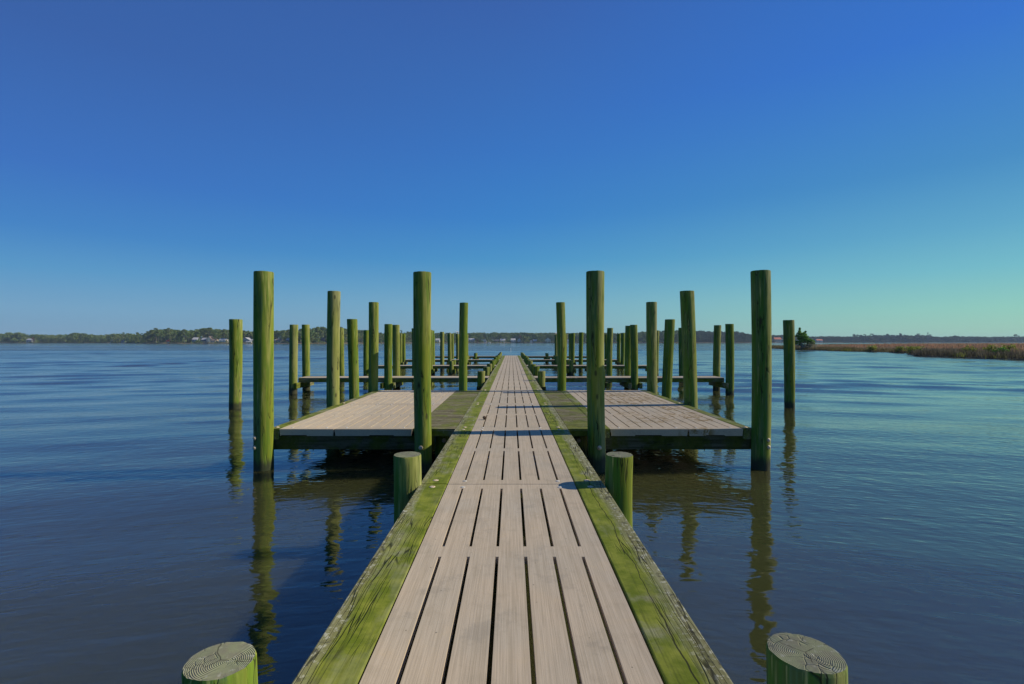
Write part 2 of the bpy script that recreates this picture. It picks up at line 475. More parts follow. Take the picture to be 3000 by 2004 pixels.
# ------------------------------------------------------------------ mesh helpers
class MB:
    """collects boxes, prisms and lathes; build() links ONE mesh object"""

    def __init__(self):
        self.v, self.f, self.mi = [], [], []
        self.smooth = False

    def add(self, verts, faces, mi=0):
        o = len(self.v)
        self.v.extend(tuple(map(float, q)) for q in verts)
        for f in faces:
            self.f.append(tuple(i + o for i in f))
            self.mi.append(mi)

    def box(self, x0, x1, y0, y1, z0, z1, mi=0):
        v = [(x0, y0, z0), (x1, y0, z0), (x1, y1, z0), (x0, y1, z0), (x0, y0, z1), (x1, y0, z1), (x1, y1, z1), (x0, y1, z1)]
        f = [(0, 3, 2, 1), (4, 5, 6, 7), (0, 1, 5, 4), (1, 2, 6, 5), (2, 3, 7, 6), (3, 0, 4, 7)]
        self.add(v, f, mi)

    def prism(self, poly, y0, y1, mi=0):
        """polygon in x-z swept along y"""
        n = len(poly)
        v = [(x, y0, z) for x, z in poly] + [(x, y1, z) for x, z in poly]
        f = [tuple(range(n)), tuple(range(2 * n - 1, n - 1, -1))]
        f += [(i, i + n, (i + 1) % n + n, (i + 1) % n) for i in range(n)]
        self.add(v, f, mi)

    def lathe(self, prof, c=(0, 0, 0), axis="z", seg=16, mi=0):
        """profile [(r, h)] turned about an axis through c"""
        v, f = [], []
        for r, h in prof:
            for k in range(seg):
                a = 2 * math.pi * k / seg
                p, q = r * math.cos(a), r * math.sin(a)
                if axis == "z":
                    v.append((c[0] + p, c[1] + q, c[2] + h))
                else:                       # facing -y
                    v.append((c[0] + p, c[1] - h, c[2] + q))
        n = len(prof)
        for i in range(n - 1):
            for k in range(seg):
                k2 = (k + 1) % seg
                f.append((i * seg + k, i * seg + k2, (i + 1) * seg + k2, (i + 1) * seg + k))
        f.append(tuple(range(seg))[::-1])
        f.append(tuple((n - 1) * seg + k for k in range(seg)))
        self.add(v, f, mi)

    def tube(self, p0, p1, r0, r1, seg=8, mi=0):
        a, b = Vector(p0), Vector(p1)
        d = (b - a).normalized()
        u = d.orthogonal().normalized()
        w = d.cross(u)
        v = []
        for q, r in ((a, r0), (b, r1)):
            for k in range(seg):
                t = 2 * math.pi * k / seg
                v.append(q + u * (r * math.cos(t)) + w * (r * math.sin(t)))
        f = [(k, (k + 1) % seg, seg + (k + 1) % seg, seg + k) for k in range(seg)]
        f += [tuple(range(seg))[::-1], tuple(range(seg, 2 * seg))]
        self.add(v, f, mi)

    def build(self, name, mats, parent=None, origin=None, bevel=0.0, smooth=False):
        """vertices are given in world coordinates; origin is where the object sits"""
        org = Vector(origin) if origin is not None else (world_of(parent) if parent is not None else Vector((0, 0, 0)))
        me = bpy.data.meshes.new(name)
        me.from_pydata([(x - org.x, y - org.y, z - org.z) for x, y, z in self.v], [], self.f)
        if not isinstance(mats, (list, tuple)):
            mats = [mats]
        for mt in mats:
            me.materials.append(mt)
        if len(mats) > 1:
            me.polygons.foreach_set("material_index", self.mi)
        if smooth:
            me.polygons.foreach_set("use_smooth", [True] * len(me.polygons))
        me.update()
        o = bpy.data.objects.new(name, me)
        COL.objects.link(o)
        if parent is not None:
            o.parent = parent
            o.location = org - world_of(parent)
        else:
            o.location = org
        if bevel > 0:
            b = o.modifiers.new("bevel", "BEVEL")
            b.width = bevel
            b.segments = 2
            b.limit_method = "ANGLE"
        return o


def world_of(o):
    p = Vector(o.location)
    while o.parent is not None:
        o = o.parent
        p = p + Vector(o.location)
    return p


def tag(o, label=None, cat=None, group=None, kind=None):
    if label:
        o["label"] = label
    if cat:
        o["category"] = cat
    if group:
        o["group"] = group
    if kind:
        o["kind"] = kind
    return o


def empty(name, loc):
    o = bpy.data.objects.new(name, None)
    o.empty_display_size = 0.2
    COL.objects.link(o)
    o.location = loc
    return o


def copy_tree(o, parent=None):
    c = o.copy()
    COL.objects.link(c)
    c.parent = parent
    for ch in list(o.children):
        copy_tree(ch, c)
    return c


def mesh_from_arrays(name, verts, quads, mat, tint=None):
    """verts (n,3), quads (m,4) as numpy arrays; tint (n,4)"""
    me = bpy.data.meshes.new(name)
    n, k = len(verts), len(quads)
    me.vertices.add(n)
    me.vertices.foreach_set("co", np.ascontiguousarray(verts, dtype=np.float32).ravel())
    me.loops.add(k * 4)
    me.loops.foreach_set("vertex_index", np.ascontiguousarray(quads, dtype=np.int32).ravel())
    me.polygons.add(k)
    me.polygons.foreach_set("loop_start", np.arange(0, k * 4, 4, dtype=np.int32))
    me.polygons.foreach_set("loop_total", np.full(k, 4, dtype=np.int32))
    me.materials.append(mat)
    me.update(calc_edges=True)
    if tint is not None:
        at = me.attributes.new("tint", "FLOAT_COLOR", "POINT")
        at.data.foreach_set("color", np.ascontiguousarray(tint, dtype=np.float32).ravel())
    return me


# ------------------------------------------------------------------ world: sky and sun
SUN_EL, SUN_AZ = 31.5, 84.0     # azimuth clockwise from +y (view direction): sun stands to the right
wld = bpy.data.worlds.new("World")
scene.world = wld
wld.use_nodes = True
wg = Nodes(wld.node_tree)
bg = wld.node_tree.nodes["Background"]
sky = wg.new("ShaderNodeTexSky", sky_type="NISHITA")
sky.sun_disc = False
sky.sun_elevation = rad(SUN_EL)
sky.sun_rotation = rad(SUN_AZ)
sky.air_density = 1.0
sky.dust_density = 0.4
sky.ozone_density = 2.0
dirv = wg.new("ShaderNodeTexCoord").outputs["Generated"]
dx = wg.sep(dirv)
el = wg.math("MAXIMUM", dx[2], 0.0)


def sky_ramp(stops):
    return wg.ramp(el, [(z, lin(*c)) for z, c in stops])


left = sky_ramp([(0.0, (116, 150, 178)), (0.05, (112, 158, 192)), (0.11, (84, 148, 196)), (0.17, (64, 128, 194)), (0.26, (58, 111, 188)), (0.43, (56, 96, 166)), (1.0, (44, 78, 140))])
cent = sky_ramp([(0.0, (128, 165, 184)), (0.075, (116, 167, 194)), (0.16, (74, 147, 197)), (0.244, (58, 128, 197)), (0.36, (55, 115, 191)), (0.57, (56, 97, 170)), (1.0, (44, 78, 145))])
right = sky_ramp([(0.0, (158, 199, 176)), (0.05, (140, 200, 186)), (0.11, (112, 184, 198)), (0.17, (92, 164, 198)), (0.26, (68, 139, 194)), (0.43, (52, 114, 202)), (1.0, (46, 84, 156))])
hl = wg.math("SQRT", wg.math("ADD", wg.math("MULTIPLY", dx[0], dx[0]), wg.math("MULTIPLY", dx[1], dx[1])))
ax = wg.math("DIVIDE", dx[0], wg.math("MAXIMUM", hl, 0.001))
skc = wg.mix(wg.map(ax, -0.72, 0.0, 1.0, 0.0, False), cent, left)
skc = wg.mix(wg.map(ax, 0.0, 0.72, 0.0, 1.0, False), skc, right)
skc10 = wg.vmath("MULTIPLY", skc, (10.4, 10.4, 10.4))
wg.put(bg.inputs["Color"], wg.mix(0.03, skc10, sky.outputs[0]))
bg.inputs["Strength"].default_value = 0.09

sl = bpy.data.lights.new("sun", "SUN")
sl.energy = 5.0
sl.angle = rad(0.5)
sl.color = (1.0, 0.91, 0.74)
sun = bpy.data.objects.new("sun", sl)
COL.objects.link(sun)
sdir = Vector((math.sin(rad(SUN_AZ)) * math.cos(rad(SUN_EL)), math.cos(rad(SUN_AZ)) * math.cos(rad(SUN_EL)), math.sin(rad(SUN_EL))))
sun.rotation_euler = sdir.to_track_quat("Z", "Y").to_euler()
sun.location = (40, 5, 30)

scene.view_settings.view_transform = "Standard"
scene.view_settings.look = "None"
scene.view_settings.exposure = 0.13
scene.view_settings.gamma = 1.0

# ------------------------------------------------------------------ water
def build_water():
    """one sheet: a fine wavy grid out to 130 m, flat quads from there to the far shore"""
    rng = np.random.default_rng(77)
    xs = np.arange(-135.0, 135.01, 0.40)
    ys = [3.0]
    while ys[-1] < 130.0:
        ys.append(ys[-1] + 0.20 + 0.0032 * ys[-1])
    ys = np.array(ys)
    X, Y = np.meshgrid(xs, ys)
    # fronts bend round the dock, so their lines fall away to both sides
    V = Y + 0.20 * np.sqrt(X * X + 16.0)
    Z = np.zeros_like(X)
    for k in range(34):
        lam = rng.uniform(1.25, 3.4)
        a = rng.normal(0.0, 0.34)
        kx, ky = 2 * np.pi / lam * np.sin(a), 2 * np.pi / lam * np.cos(a)
        Z += lam * rng.uniform(0.4, 1.0) * np.sin(kx * X + ky * V + rng.uniform(0, 6.28))
    for k in range(8):
        lam = rng.uniform(5.0, 9.0)
        a = rng.normal(0.0, 0.15)
        kx, ky = 2 * np.pi / lam * np.sin(a), 2 * np.pi / lam * np.cos(a)
        Z += 0.55 * lam * np.sin(kx * X + ky * V + rng.uniform(0, 6.28))
    gy = np.gradient(Z, ys, axis=0)
    Z /= gy.std()
    patch = 0.72 + 0.28 * np.sin(0.055 * X + 0.13 * Y + 1.0) * np.sin(0.031 * X - 0.21 * Y + 2.2)
    slope = np.interp(Y, [3, 8, 14, 22, 40, 130], [0.006, 0.015, 0.040, 0.074, 0.060, 0.050])
    edge = np.minimum(np.interp(Y, [3, 5, 118, 130], [0, 1, 1, 0]), np.interp(np.abs(X), [125, 135], [1, 0]))
    Z *= slope * patch * edge
    Z -= 0.0
    ny, nx = X.shape
    verts = np.c_[X.ravel(), Y.ravel(), Z.ravel()]
    i = np.arange(ny - 1)[:, None] * nx + np.arange(nx - 1)[None, :]
    quads = np.stack([i, i + 1, i + nx + 1, i + nx], axis=-1).reshape(-1, 4)
    x0, x1, y0, y1 = xs[0], xs[-1], ys[0], ys[-1]
    rim = np.array([(-2900, -60, 0), (2900, -60, 0), (2900, y0, 0), (-2900, y0, 0),
                    (-2900, y0, 0), (x0, y0, 0), (x0, y1, 0), (-2900, y1, 0),
                    (x1, y0, 0), (2900, y0, 0), (2900, y1, 0), (x1, y1, 0),
                    (-2900, y1, 0), (2900, y1, 0), (2900, 2400, 0), (-2900, 2400, 0)], dtype=float)
    n = len(verts)
    verts = np.concatenate([verts, rim])
    quads = np.concatenate([quads, n + np.arange(16).reshape(4, 4)])
    me = mesh_from_arrays("water", verts, quads, M["water"])
    me.polygons.foreach_set("use_smooth", np.ones(len(quads), dtype=bool))
    o = bpy.data.objects.new("water", me)
    COL.objects.link(o)
    tag(o, "calm blue lake water with small ripples", "water", kind="structure")


build_water()

# ------------------------------------------------------------------ pilings
SIDE = {-1: "left", 1: "right"}
PIL_GROUP = {"tall": "tall pilings of the platforms", "short": "short pilings along the walkway",
             "mooring": "mooring pilings in the slips", "finger": "tall pilings of the finger piers",
             "stub": "short pilings of the finger piers"}


def piling(name, x, y, top, r, label, group, seed, lean=(0.0, 0.0), tilt=(0.0, 0.0), bolts=(), taper=0.0, seg=36):
    """a round timber: lean = top offset in metres, tilt = slope of the sawn top, taper > 0 is thicker at the top"""
    rg = random.Random(seed)
    bot = -1.2
    nz = 22
    me_v, me_f = [], []
    ph = [rg.uniform(0, 6.28) for _ in range(4)]
    am = [rg.uniform(0.004, 0.012) for _ in range(4)]

    bend = (rg.uniform(-0.018, 0.018), rg.uniform(-0.018, 0.018))
    chip = [rg.uniform(-0.003, 0.0) if rg.random() < 0.4 else 0.0 for _ in range(seg)]

    def rim(z, rr):
        t = z / top
        out = []
        bx = bend[0] * math.sin(math.pi * max(0.0, min(1.0, t)))
        by = bend[1] * math.sin(math.pi * max(0.0, min(1.0, t)))
        for k in range(seg):
            a = 2 * math.pi * k / seg
            w = 1 + am[0] * math.sin(2 * a + ph[0] + z * 0.6) + am[1] * math.sin(3 * a + ph[1]) + 0.7 * am[2] * math.sin(5 * a + ph[2] + z) + 0.006 * math.sin(2.3 * z + ph[3])
            q = rr * w * (1 + taper * t)
            px, py = q * math.cos(a), q * math.sin(a)
            out.append((px + lean[0] * t + bx, py + lean[1] * t + by, z, px, py))
        return out

    zs = [bot + (top - 0.012 - bot) * i / (nz - 1) for i in range(nz)]
    for z in zs:
        fade = max(0.0, (z - (top - 0.3)) / 0.3)
        for a, b, c, px, py in rim(z, r):
            me_v.append((a, b, c + fade * (tilt[0] * px + tilt[1] * py)))
    for rr in (r * 0.965, r * 0.75, r * 0.5, r * 0.25):
        for k, (a, b, c, px, py) in enumerate(rim(top, rr)):
            me_v.append((a, b, c + tilt[0] * px + tilt[1] * py + (chip[k] if rr > r * 0.9 else 0.0)))
    rows = nz + 4
    for i in range(rows - 1):
        for k in range(seg):
            k2 = (k + 1) % seg
            me_f.append((i * seg + k, i * seg + k2, (i + 1) * seg + k2, (i + 1) * seg + k))
    ce = len(me_v)
    me_v.append((lean[0], lean[1], top))
    for k in range(seg):
        me_f.append(((rows - 1) * seg + k, (rows - 1) * seg + (k + 1) % seg, ce))
    me = bpy.data.meshes.new(name)
    me.from_pydata(me_v, [], me_f)
    me.materials.append(M["piling"])
    sm = np.ones(len(me_f), dtype=bool)
    sm[(nz - 1) * seg:] = False
    me.polygons.foreach_set("use_smooth", sm)
    me.update()
    o = bpy.data.objects.new(name, me)
    COL.objects.link(o)
    o.location = (x, y, 0)
    tag(o, label, "piling", group)
    for bx, bz in bolts:
        b = MB()
        yb = y - math.sqrt(max(r * r - bx * bx, 0.0001)) - 0.001 + lean[1] * bz / top
        b.lathe([(0.034, -0.02), (0.034, 0.006), (0.026, 0.012), (0.026, 0.022), (0.018, 0.032), (0.008, 0.036)], (x + bx, yb, bz), "front", 14)
        b.build("bolt", M["bolt"], o, (x + bx, yb, bz), smooth=False)
    return o


# pile rows: near, middle, then the platforms' front, middle and back
ROW = [1.71, 4.66, 7.62, 10.58, 13.50]
piling("short_piling", -1.000, 1.69, 0.857, 0.113, "near short piling left of the walkway, sawn top with grey growth rings", PIL_GROUP["short"], 11, tilt=(-0.02, -0.02))
piling("short_piling", 1.036, 1.733, 0.857, 0.123, "near short piling right of the walkway, split sawn top, at the photo's bottom edge", PIL_GROUP["short"], 12, tilt=(-0.02, -0.02))
piling("short_piling", -0.985, 4.66, 0.885, 0.128, "short mossy piling left of the walkway, just before the platforms", PIL_GROUP["short"], 13)
piling("short_piling", 1.026, 4.66, 0.885, 0.126, "short green piling right of the walkway, casting a rounded shadow onto it", PIL_GROUP["short"], 14)
piling("tall_piling", wx(773, 7.58), 7.58, 3.03, 0.142, "tall mossy piling with two bolts at the left platform's outer front corner", PIL_GROUP["tall"], 21, bolts=((-0.070, 0.494), (-0.072, 0.345)))
piling("tall_piling", wx(2228, 7.58), 7.58, 3.045, 0.136, "tall green piling with two bolts at the right platform's outer front corner", PIL_GROUP["tall"], 22, bolts=((0.052, 0.462), (0.056, 0.354)), taper=0.03)
piling("tall_piling", wx(1241, 7.48), 7.48, 3.01, 0.126, "tall piling with one bolt at the left platform's inner front corner", PIL_GROUP["tall"], 23, bolts=((-0.020, 0.367),), lean=(-0.02, 0), taper=0.06)
piling("tall_piling", wx(1750, 7.48), 7.48, 3.02, 0.130, "tall piling with one bolt at the right platform's inner front corner", PIL_GROUP["tall"], 24, bolts=((0.010, 0.367),), lean=(-0.03, 0), taper=0.06)
piling("tall_piling", wx(976, ROW[3]), ROW[3], 3.04, 0.134, "tall mossy piling halfway along the left platform's outer edge", PIL_GROUP["tall"], 25, lean=(0.02, 0))
piling("tall_piling", wx(2026, ROW[3]), ROW[3], 3.045, 0.138, "tall green piling halfway along the right platform's outer edge", PIL_GROUP["tall"], 26, lean=(-0.10, 0), taper=0.08)
piling("tall_piling", wx(1092, ROW[4]), ROW[4], 3.04, 0.132, "tall mossy piling at the left platform's outer back corner", PIL_GROUP["tall"], 27, lean=(0.03, 0))
piling("tall_piling", wx(1912, ROW[4]), ROW[4], 3.045, 0.136, "tall green piling at the right platform's outer back corner", PIL_GROUP["tall"], 28, lean=(-0.03, 0), taper=0.05)
piling("tall_piling", wx(1357, 13.66), 13.66, 3.04, 0.118, "tall slim piling at the left platform's inner back corner", PIL_GROUP["tall"], 29, lean=(0.02, 0))
piling("tall_piling", wx(1645, 13.66), 13.66, 3.05, 0.120, "tall slim piling at the right platform's inner back corner", PIL_GROUP["tall"], 30, lean=(-0.03, 0), taper=0.05)

BAY0, BAY = 17.2, 3.17
ORD = ["first", "second", "third", "fourth", "fifth", "sixth", "seventh", "eighth", "ninth", "tenth", "eleventh"]
prng = random.Random(5)
for k in range(11):
    for s in (-1, 1):
        d = BAY0 + BAY * k
        piling("short_piling", s * (1.04 + prng.uniform(-0.015, 0.02)), d, 0.92 + prng.uniform(-0.03, 0.03), 0.128 + prng.uniform(-0.006, 0.006),
               "short piling on the walkway's %s side, %s pair beyond the platforms" % (SIDE[s], ORD[k]),
               PIL_GROUP["short"], 100 + 2 * k + (s > 0), seg=24)

# finger piers stand at these distances (front edge), 0.9 m wide
FING = [18.6, 28.0, 37.3, 46.6]
FORD = ["first", "second", "third", "fourth"]
MOOR = [14.6, 23.5, 32.9, 42.3]
for i, fd in enumerate(FING):
    for s in (-1, 1):
        for where, x0 in (("outer end", 8.22), ("middle", 4.62)):
            for face, yy in (("front", fd - 0.17), ("back", fd + 0.9 + 0.17)):
                xx = s * (x0 + prng.uniform(-0.04, 0.06))
                if i == 3 and where == "middle" and face == "front":
                    xx = s * 4.2
                if i == 2 and where == "outer end":
                    xx = s * 8.38
                ln = (s * prng.uniform(-0.04, 0.05), 0)
                piling("tall_piling", xx, yy, 2.62 + prng.uniform(-0.03, 0.03), 0.142 + prng.uniform(-0.008, 0.008),
                       "tall piling at the %s of the %s left-hand finger pier, %s side" % (where, FORD[i], "near" if face == "front" else "far") if s < 0 else
                       "tall piling at the %s of the %s right-hand finger pier, %s side" % (where, FORD[i], "near" if face == "front" else "far"),
                       PIL_GROUP["finger"], 300 + i * 16 + (s > 0) * 8 + (where == "middle") * 4 + (face == "back"), lean=ln, seg=24)
        for face, yy in (("near", fd - 0.15), ("far", fd + 1.05)):
            piling("short_piling", s * 3.40, yy, 0.89 + prng.uniform(-0.02, 0.03), 0.122,
                   "short piling carrying the %s finger pier %s of the walkway, its %s side" % (FORD[i], SIDE[s], face),
                   PIL_GROUP["stub"], 400 + i * 4 + (s > 0) * 2 + (face == "far"), seg=20)
lone = {(-1, 8.2, 0): (wx(689, 14.6), 0.168, (0.02, 0), 0.06), (-1, 4.7, 0): (wx(1043, 14.75), 0.146, (-0.07, 0), 0.02),
        (1, 4.7, 0): (wx(1951, 14.6), 0.140, (0.12, 0), 0.05), (1, 8.2, 0): (wx(2319, 14.5), 0.142, (-0.03, 0), 0.06)}
for i, md in enumerate(MOOR):
    for s in (-1, 1):
        for x0 in (8.2, 4.7):
            xx, r, ln, tp = lone.get((s, x0, i), (s * (x0 - 0.05 + prng.uniform(-0.04, 0.04)), 0.138, (s * prng.uniform(-0.06, 0.06), 0), 0.02))
            which = "outer" if x0 > 6 else "inner"
            lab = {0: "%s mooring piling standing free in the water beside the %s platform" % (which, SIDE[s])}.get(
                i, "%s mooring piling between the %s and %s %s-hand finger piers" % (which, FORD[i - 1], FORD[i], SIDE[s]))
            piling("mooring_piling", xx, md, 2.62 + prng.uniform(-0.02, 0.03), r, lab, PIL_GROUP["mooring"], 500 + i * 8 + (s > 0) * 4 + (x0 > 6), lean=ln, taper=tp, seg=28)


# ------------------------------------------------------------------ deck panels
def slotted_panel(mb, x0, x1, y0, y1, nslots, pitch, slot_w=0.021, th=0.045, top=DECK, first=None, end=0.135, gap=0.155, screws=True):
    """a moulded panel: two rows of long slots that go right through; tiny screws (material 1)"""
    first = first if first is not None else ((x1 - x0) - pitch * (nslots - 1)) / 2
    xs = [x0]
    for i in range(nslots):
        c = x0 + first + i * pitch
        xs += [c - slot_w / 2, c + slot_w / 2]
    xs.append(x1)
    half = (y1 - y0 - 2 * end - gap) / 2
    ys = [y0, y0 + end, y0 + end + half, y0 + end + half + gap, y1 - end, y1]
    nx, ny = len(xs), len(ys)

    def hole(i, j):
        return i % 2 == 1 and j in (1, 3)
    base = []
    for z in (top, top - th):
        for y in ys:
            for x in xs:
                base.append((x, y, z))
    T = lambda i, j: j * nx + i
    B = lambda i, j: nx * ny + j * nx + i
    f = []
    for j in range(ny - 1):
        for i in range(nx - 1):
            if hole(i, j):
                f.append((T(i, j), B(i, j), B(i, j + 1), T(i, j + 1)))
                f.append((T(i + 1, j + 1), B(i + 1, j + 1), B(i + 1, j), T(i + 1, j)))
                f.append((T(i + 1, j), B(i + 1, j), B(i, j), T(i, j)))
                f.append((T(i, j + 1), B(i, j + 1), B(i + 1, j + 1), T(i + 1, j + 1)))
            else:
                f.append((T(i, j), T(i + 1, j), T(i + 1, j + 1), T(i, j + 1)))
                f.append((B(i, j + 1), B(i + 1, j + 1), B(i + 1, j), B(i, j)))
    for i in range(nx - 1):
        f.append((T(i, 0), B(i, 0), B(i + 1, 0), T(i + 1, 0)))
        f.append((T(i + 1, ny - 1), B(i + 1, ny - 1), B(i, ny - 1), T(i, ny - 1)))
    for j in range(ny - 1):
        f.append((T(0, j + 1), B(0, j + 1), B(0, j), T(0, j)))
        f.append((T(nx - 1, j), B(nx - 1, j), B(nx - 1, j + 1), T(nx - 1, j + 1)))
    mb.add(base, f, 0)
    if screws:
        for sx in (x0 + first, x0 + first + pitch * (nslots - 1)):
            for sy in (y0 + 0.095, y1 - 0.095):
                mb.lathe([(0.021, -0.001), (0.020, 0.003), (0.010, 0.006), (0.003, 0.007)], (sx, sy, top), "z", 12, 1)


# ------------------------------------------------------------------ walkway
walk = tag(empty("dock_walkway", (0, 0.3, 0.0)), "long straight walkway of slotted tan panels between mossy edge beams", "dock")
seams = [-1.32, 1.67, 4.66, 7.64, 10.70, 13.73]
while seams[-1] < 46:
    seams.append(seams[-1] + 3.17)
WALK_END = 49.1
seams.append(WALK_END)
for i in range(len(seams) - 1):
    a, b = seams[i], seams[i + 1]
    mb = MB()
    slotted_panel(mb, -0.600, 0.600, a + 0.003, b - 0.003, 6, 0.180, top=DECK + (i % 3) * 0.0015)
    mb.build("deck_panel", [M["panel"], M["screw"]], walk)
    for s in (-1, 1):
        mb = MB()
        xo = 0.868 if s < 0 else 0.876
        lo, hi = (0.609, xo)
        mb.box(min(s * lo, s * hi), max(s * lo, s * hi), a + 0.004, b - 0.004, DECK - 0.115, DECK + 0.004 + 0.002 * ((i + (s > 0)) % 3))
        beam = mb.build("edge_beam", M["beam_cracked"] if s > 0 else M["beam"], walk, bevel=0.008)
        if i < 7:
            for yy in (a + 0.11, b - 0.10):
                bb = MB()
                bb.lathe([(0.030, -0.004), (0.030, 0.002), (0.022, 0.005), (0.013, 0.008), (0.005, 0.009)], (s * 0.735, yy, DECK + 0.006), "z", 16)
                bb.build("bolt_head", M["bolt"], beam, smooth=True)
for a in (-1.0, 12.0, 25.0, 38.0):     # stringers under the deck
    for s in (-1, 1):
        mb = MB()
        mb.box(s * 0.70 - 0.04, s * 0.70 + 0.04, a, min(a + 12.99, WALK_END - 0.02), DECK - 0.197, DECK - 0.117)
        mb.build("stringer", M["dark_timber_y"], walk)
rows_y = [1.71, 4.66] + [BAY0 + BAY * k for k in range(11)]
for d in rows_y:                        # cross caps on the near side of every pile pair
    mb = MB()
    xe = 1.20 if d > 5 else 0.92
    mb.box(-xe, xe, d - 0.22, d - 0.138, 0.19, 0.40)
    mb.build("cross_cap", M["dark_timber"], walk, bevel=0.006)
    mb = MB()
    mb.box(-xe, xe, d + 0.138, d + 0.22, 0.19, 0.40)
    mb.build("cross_cap", M["dark_timber"], walk, bevel=0.006)
    # blocking between caps and stringers
# pine cone on the deck
pc = MB()
cx, cy = wx(1424, 8.55), 8.55
rg = random.Random(3)
for k in range(11):
    t = k / 10
    r = 0.022 * math.sin(math.pi * (0.12 + 0.80 * t)) + 0.004
    for j in range(8):
        a = 2 * math.pi * (j / 8 + (k % 2) / 16)
        p = Vector((r * math.cos(a), r * math.sin(a), 0.0))
        q = Vector((0, 0, t * 0.075))
        n = p.normalized()
        w = Vector((-n.y, n.x, 0)) * 0.008
        tip = q + p * 1.25 + n * 0.007 + Vector((0, 0, 0.006))
        pc.add([q + p * 0.3 - w, q + p * 0.3 + w, tip + w * 0.7, tip - w * 0.7, q + p * 0.3 - w - Vector((0, 0, 0.007)), tip - w * 0.6 - Vector((0, 0, 0.004)), tip + w * 0.6 - Vector((0, 0, 0.004)), q + p * 0.3 + w - Vector((0, 0, 0.007))],
               [(0, 1, 2, 3), (4, 5, 6, 7), (3, 2, 6, 5), (0, 3, 5, 4), (1, 7, 6, 2)])
pc.lathe([(0.004, -0.012), (0.012, 0.0), (0.014, 0.03), (0.008, 0.07), (0.002, 0.078)], (0, 0, 0), "z", 8)
rotm = Matrix.Rotation(rad(-58), 3, "Y") @ Matrix.Rotation(rad(20), 3, "X")
pv = [rotm @ (Vector(q) * 0.8) for q in pc.v]
lowest = min(q.z for q in pv)
pc.v = [(q.x + cx, q.y + cy, q.z - lowest + DECK + 0.001) for q in pv]
tag(pc.build("pine_cone", M["cone"], None, (cx, cy, DECK)), "small brown pine cone lying on the walkway between the platforms", "pine cone")

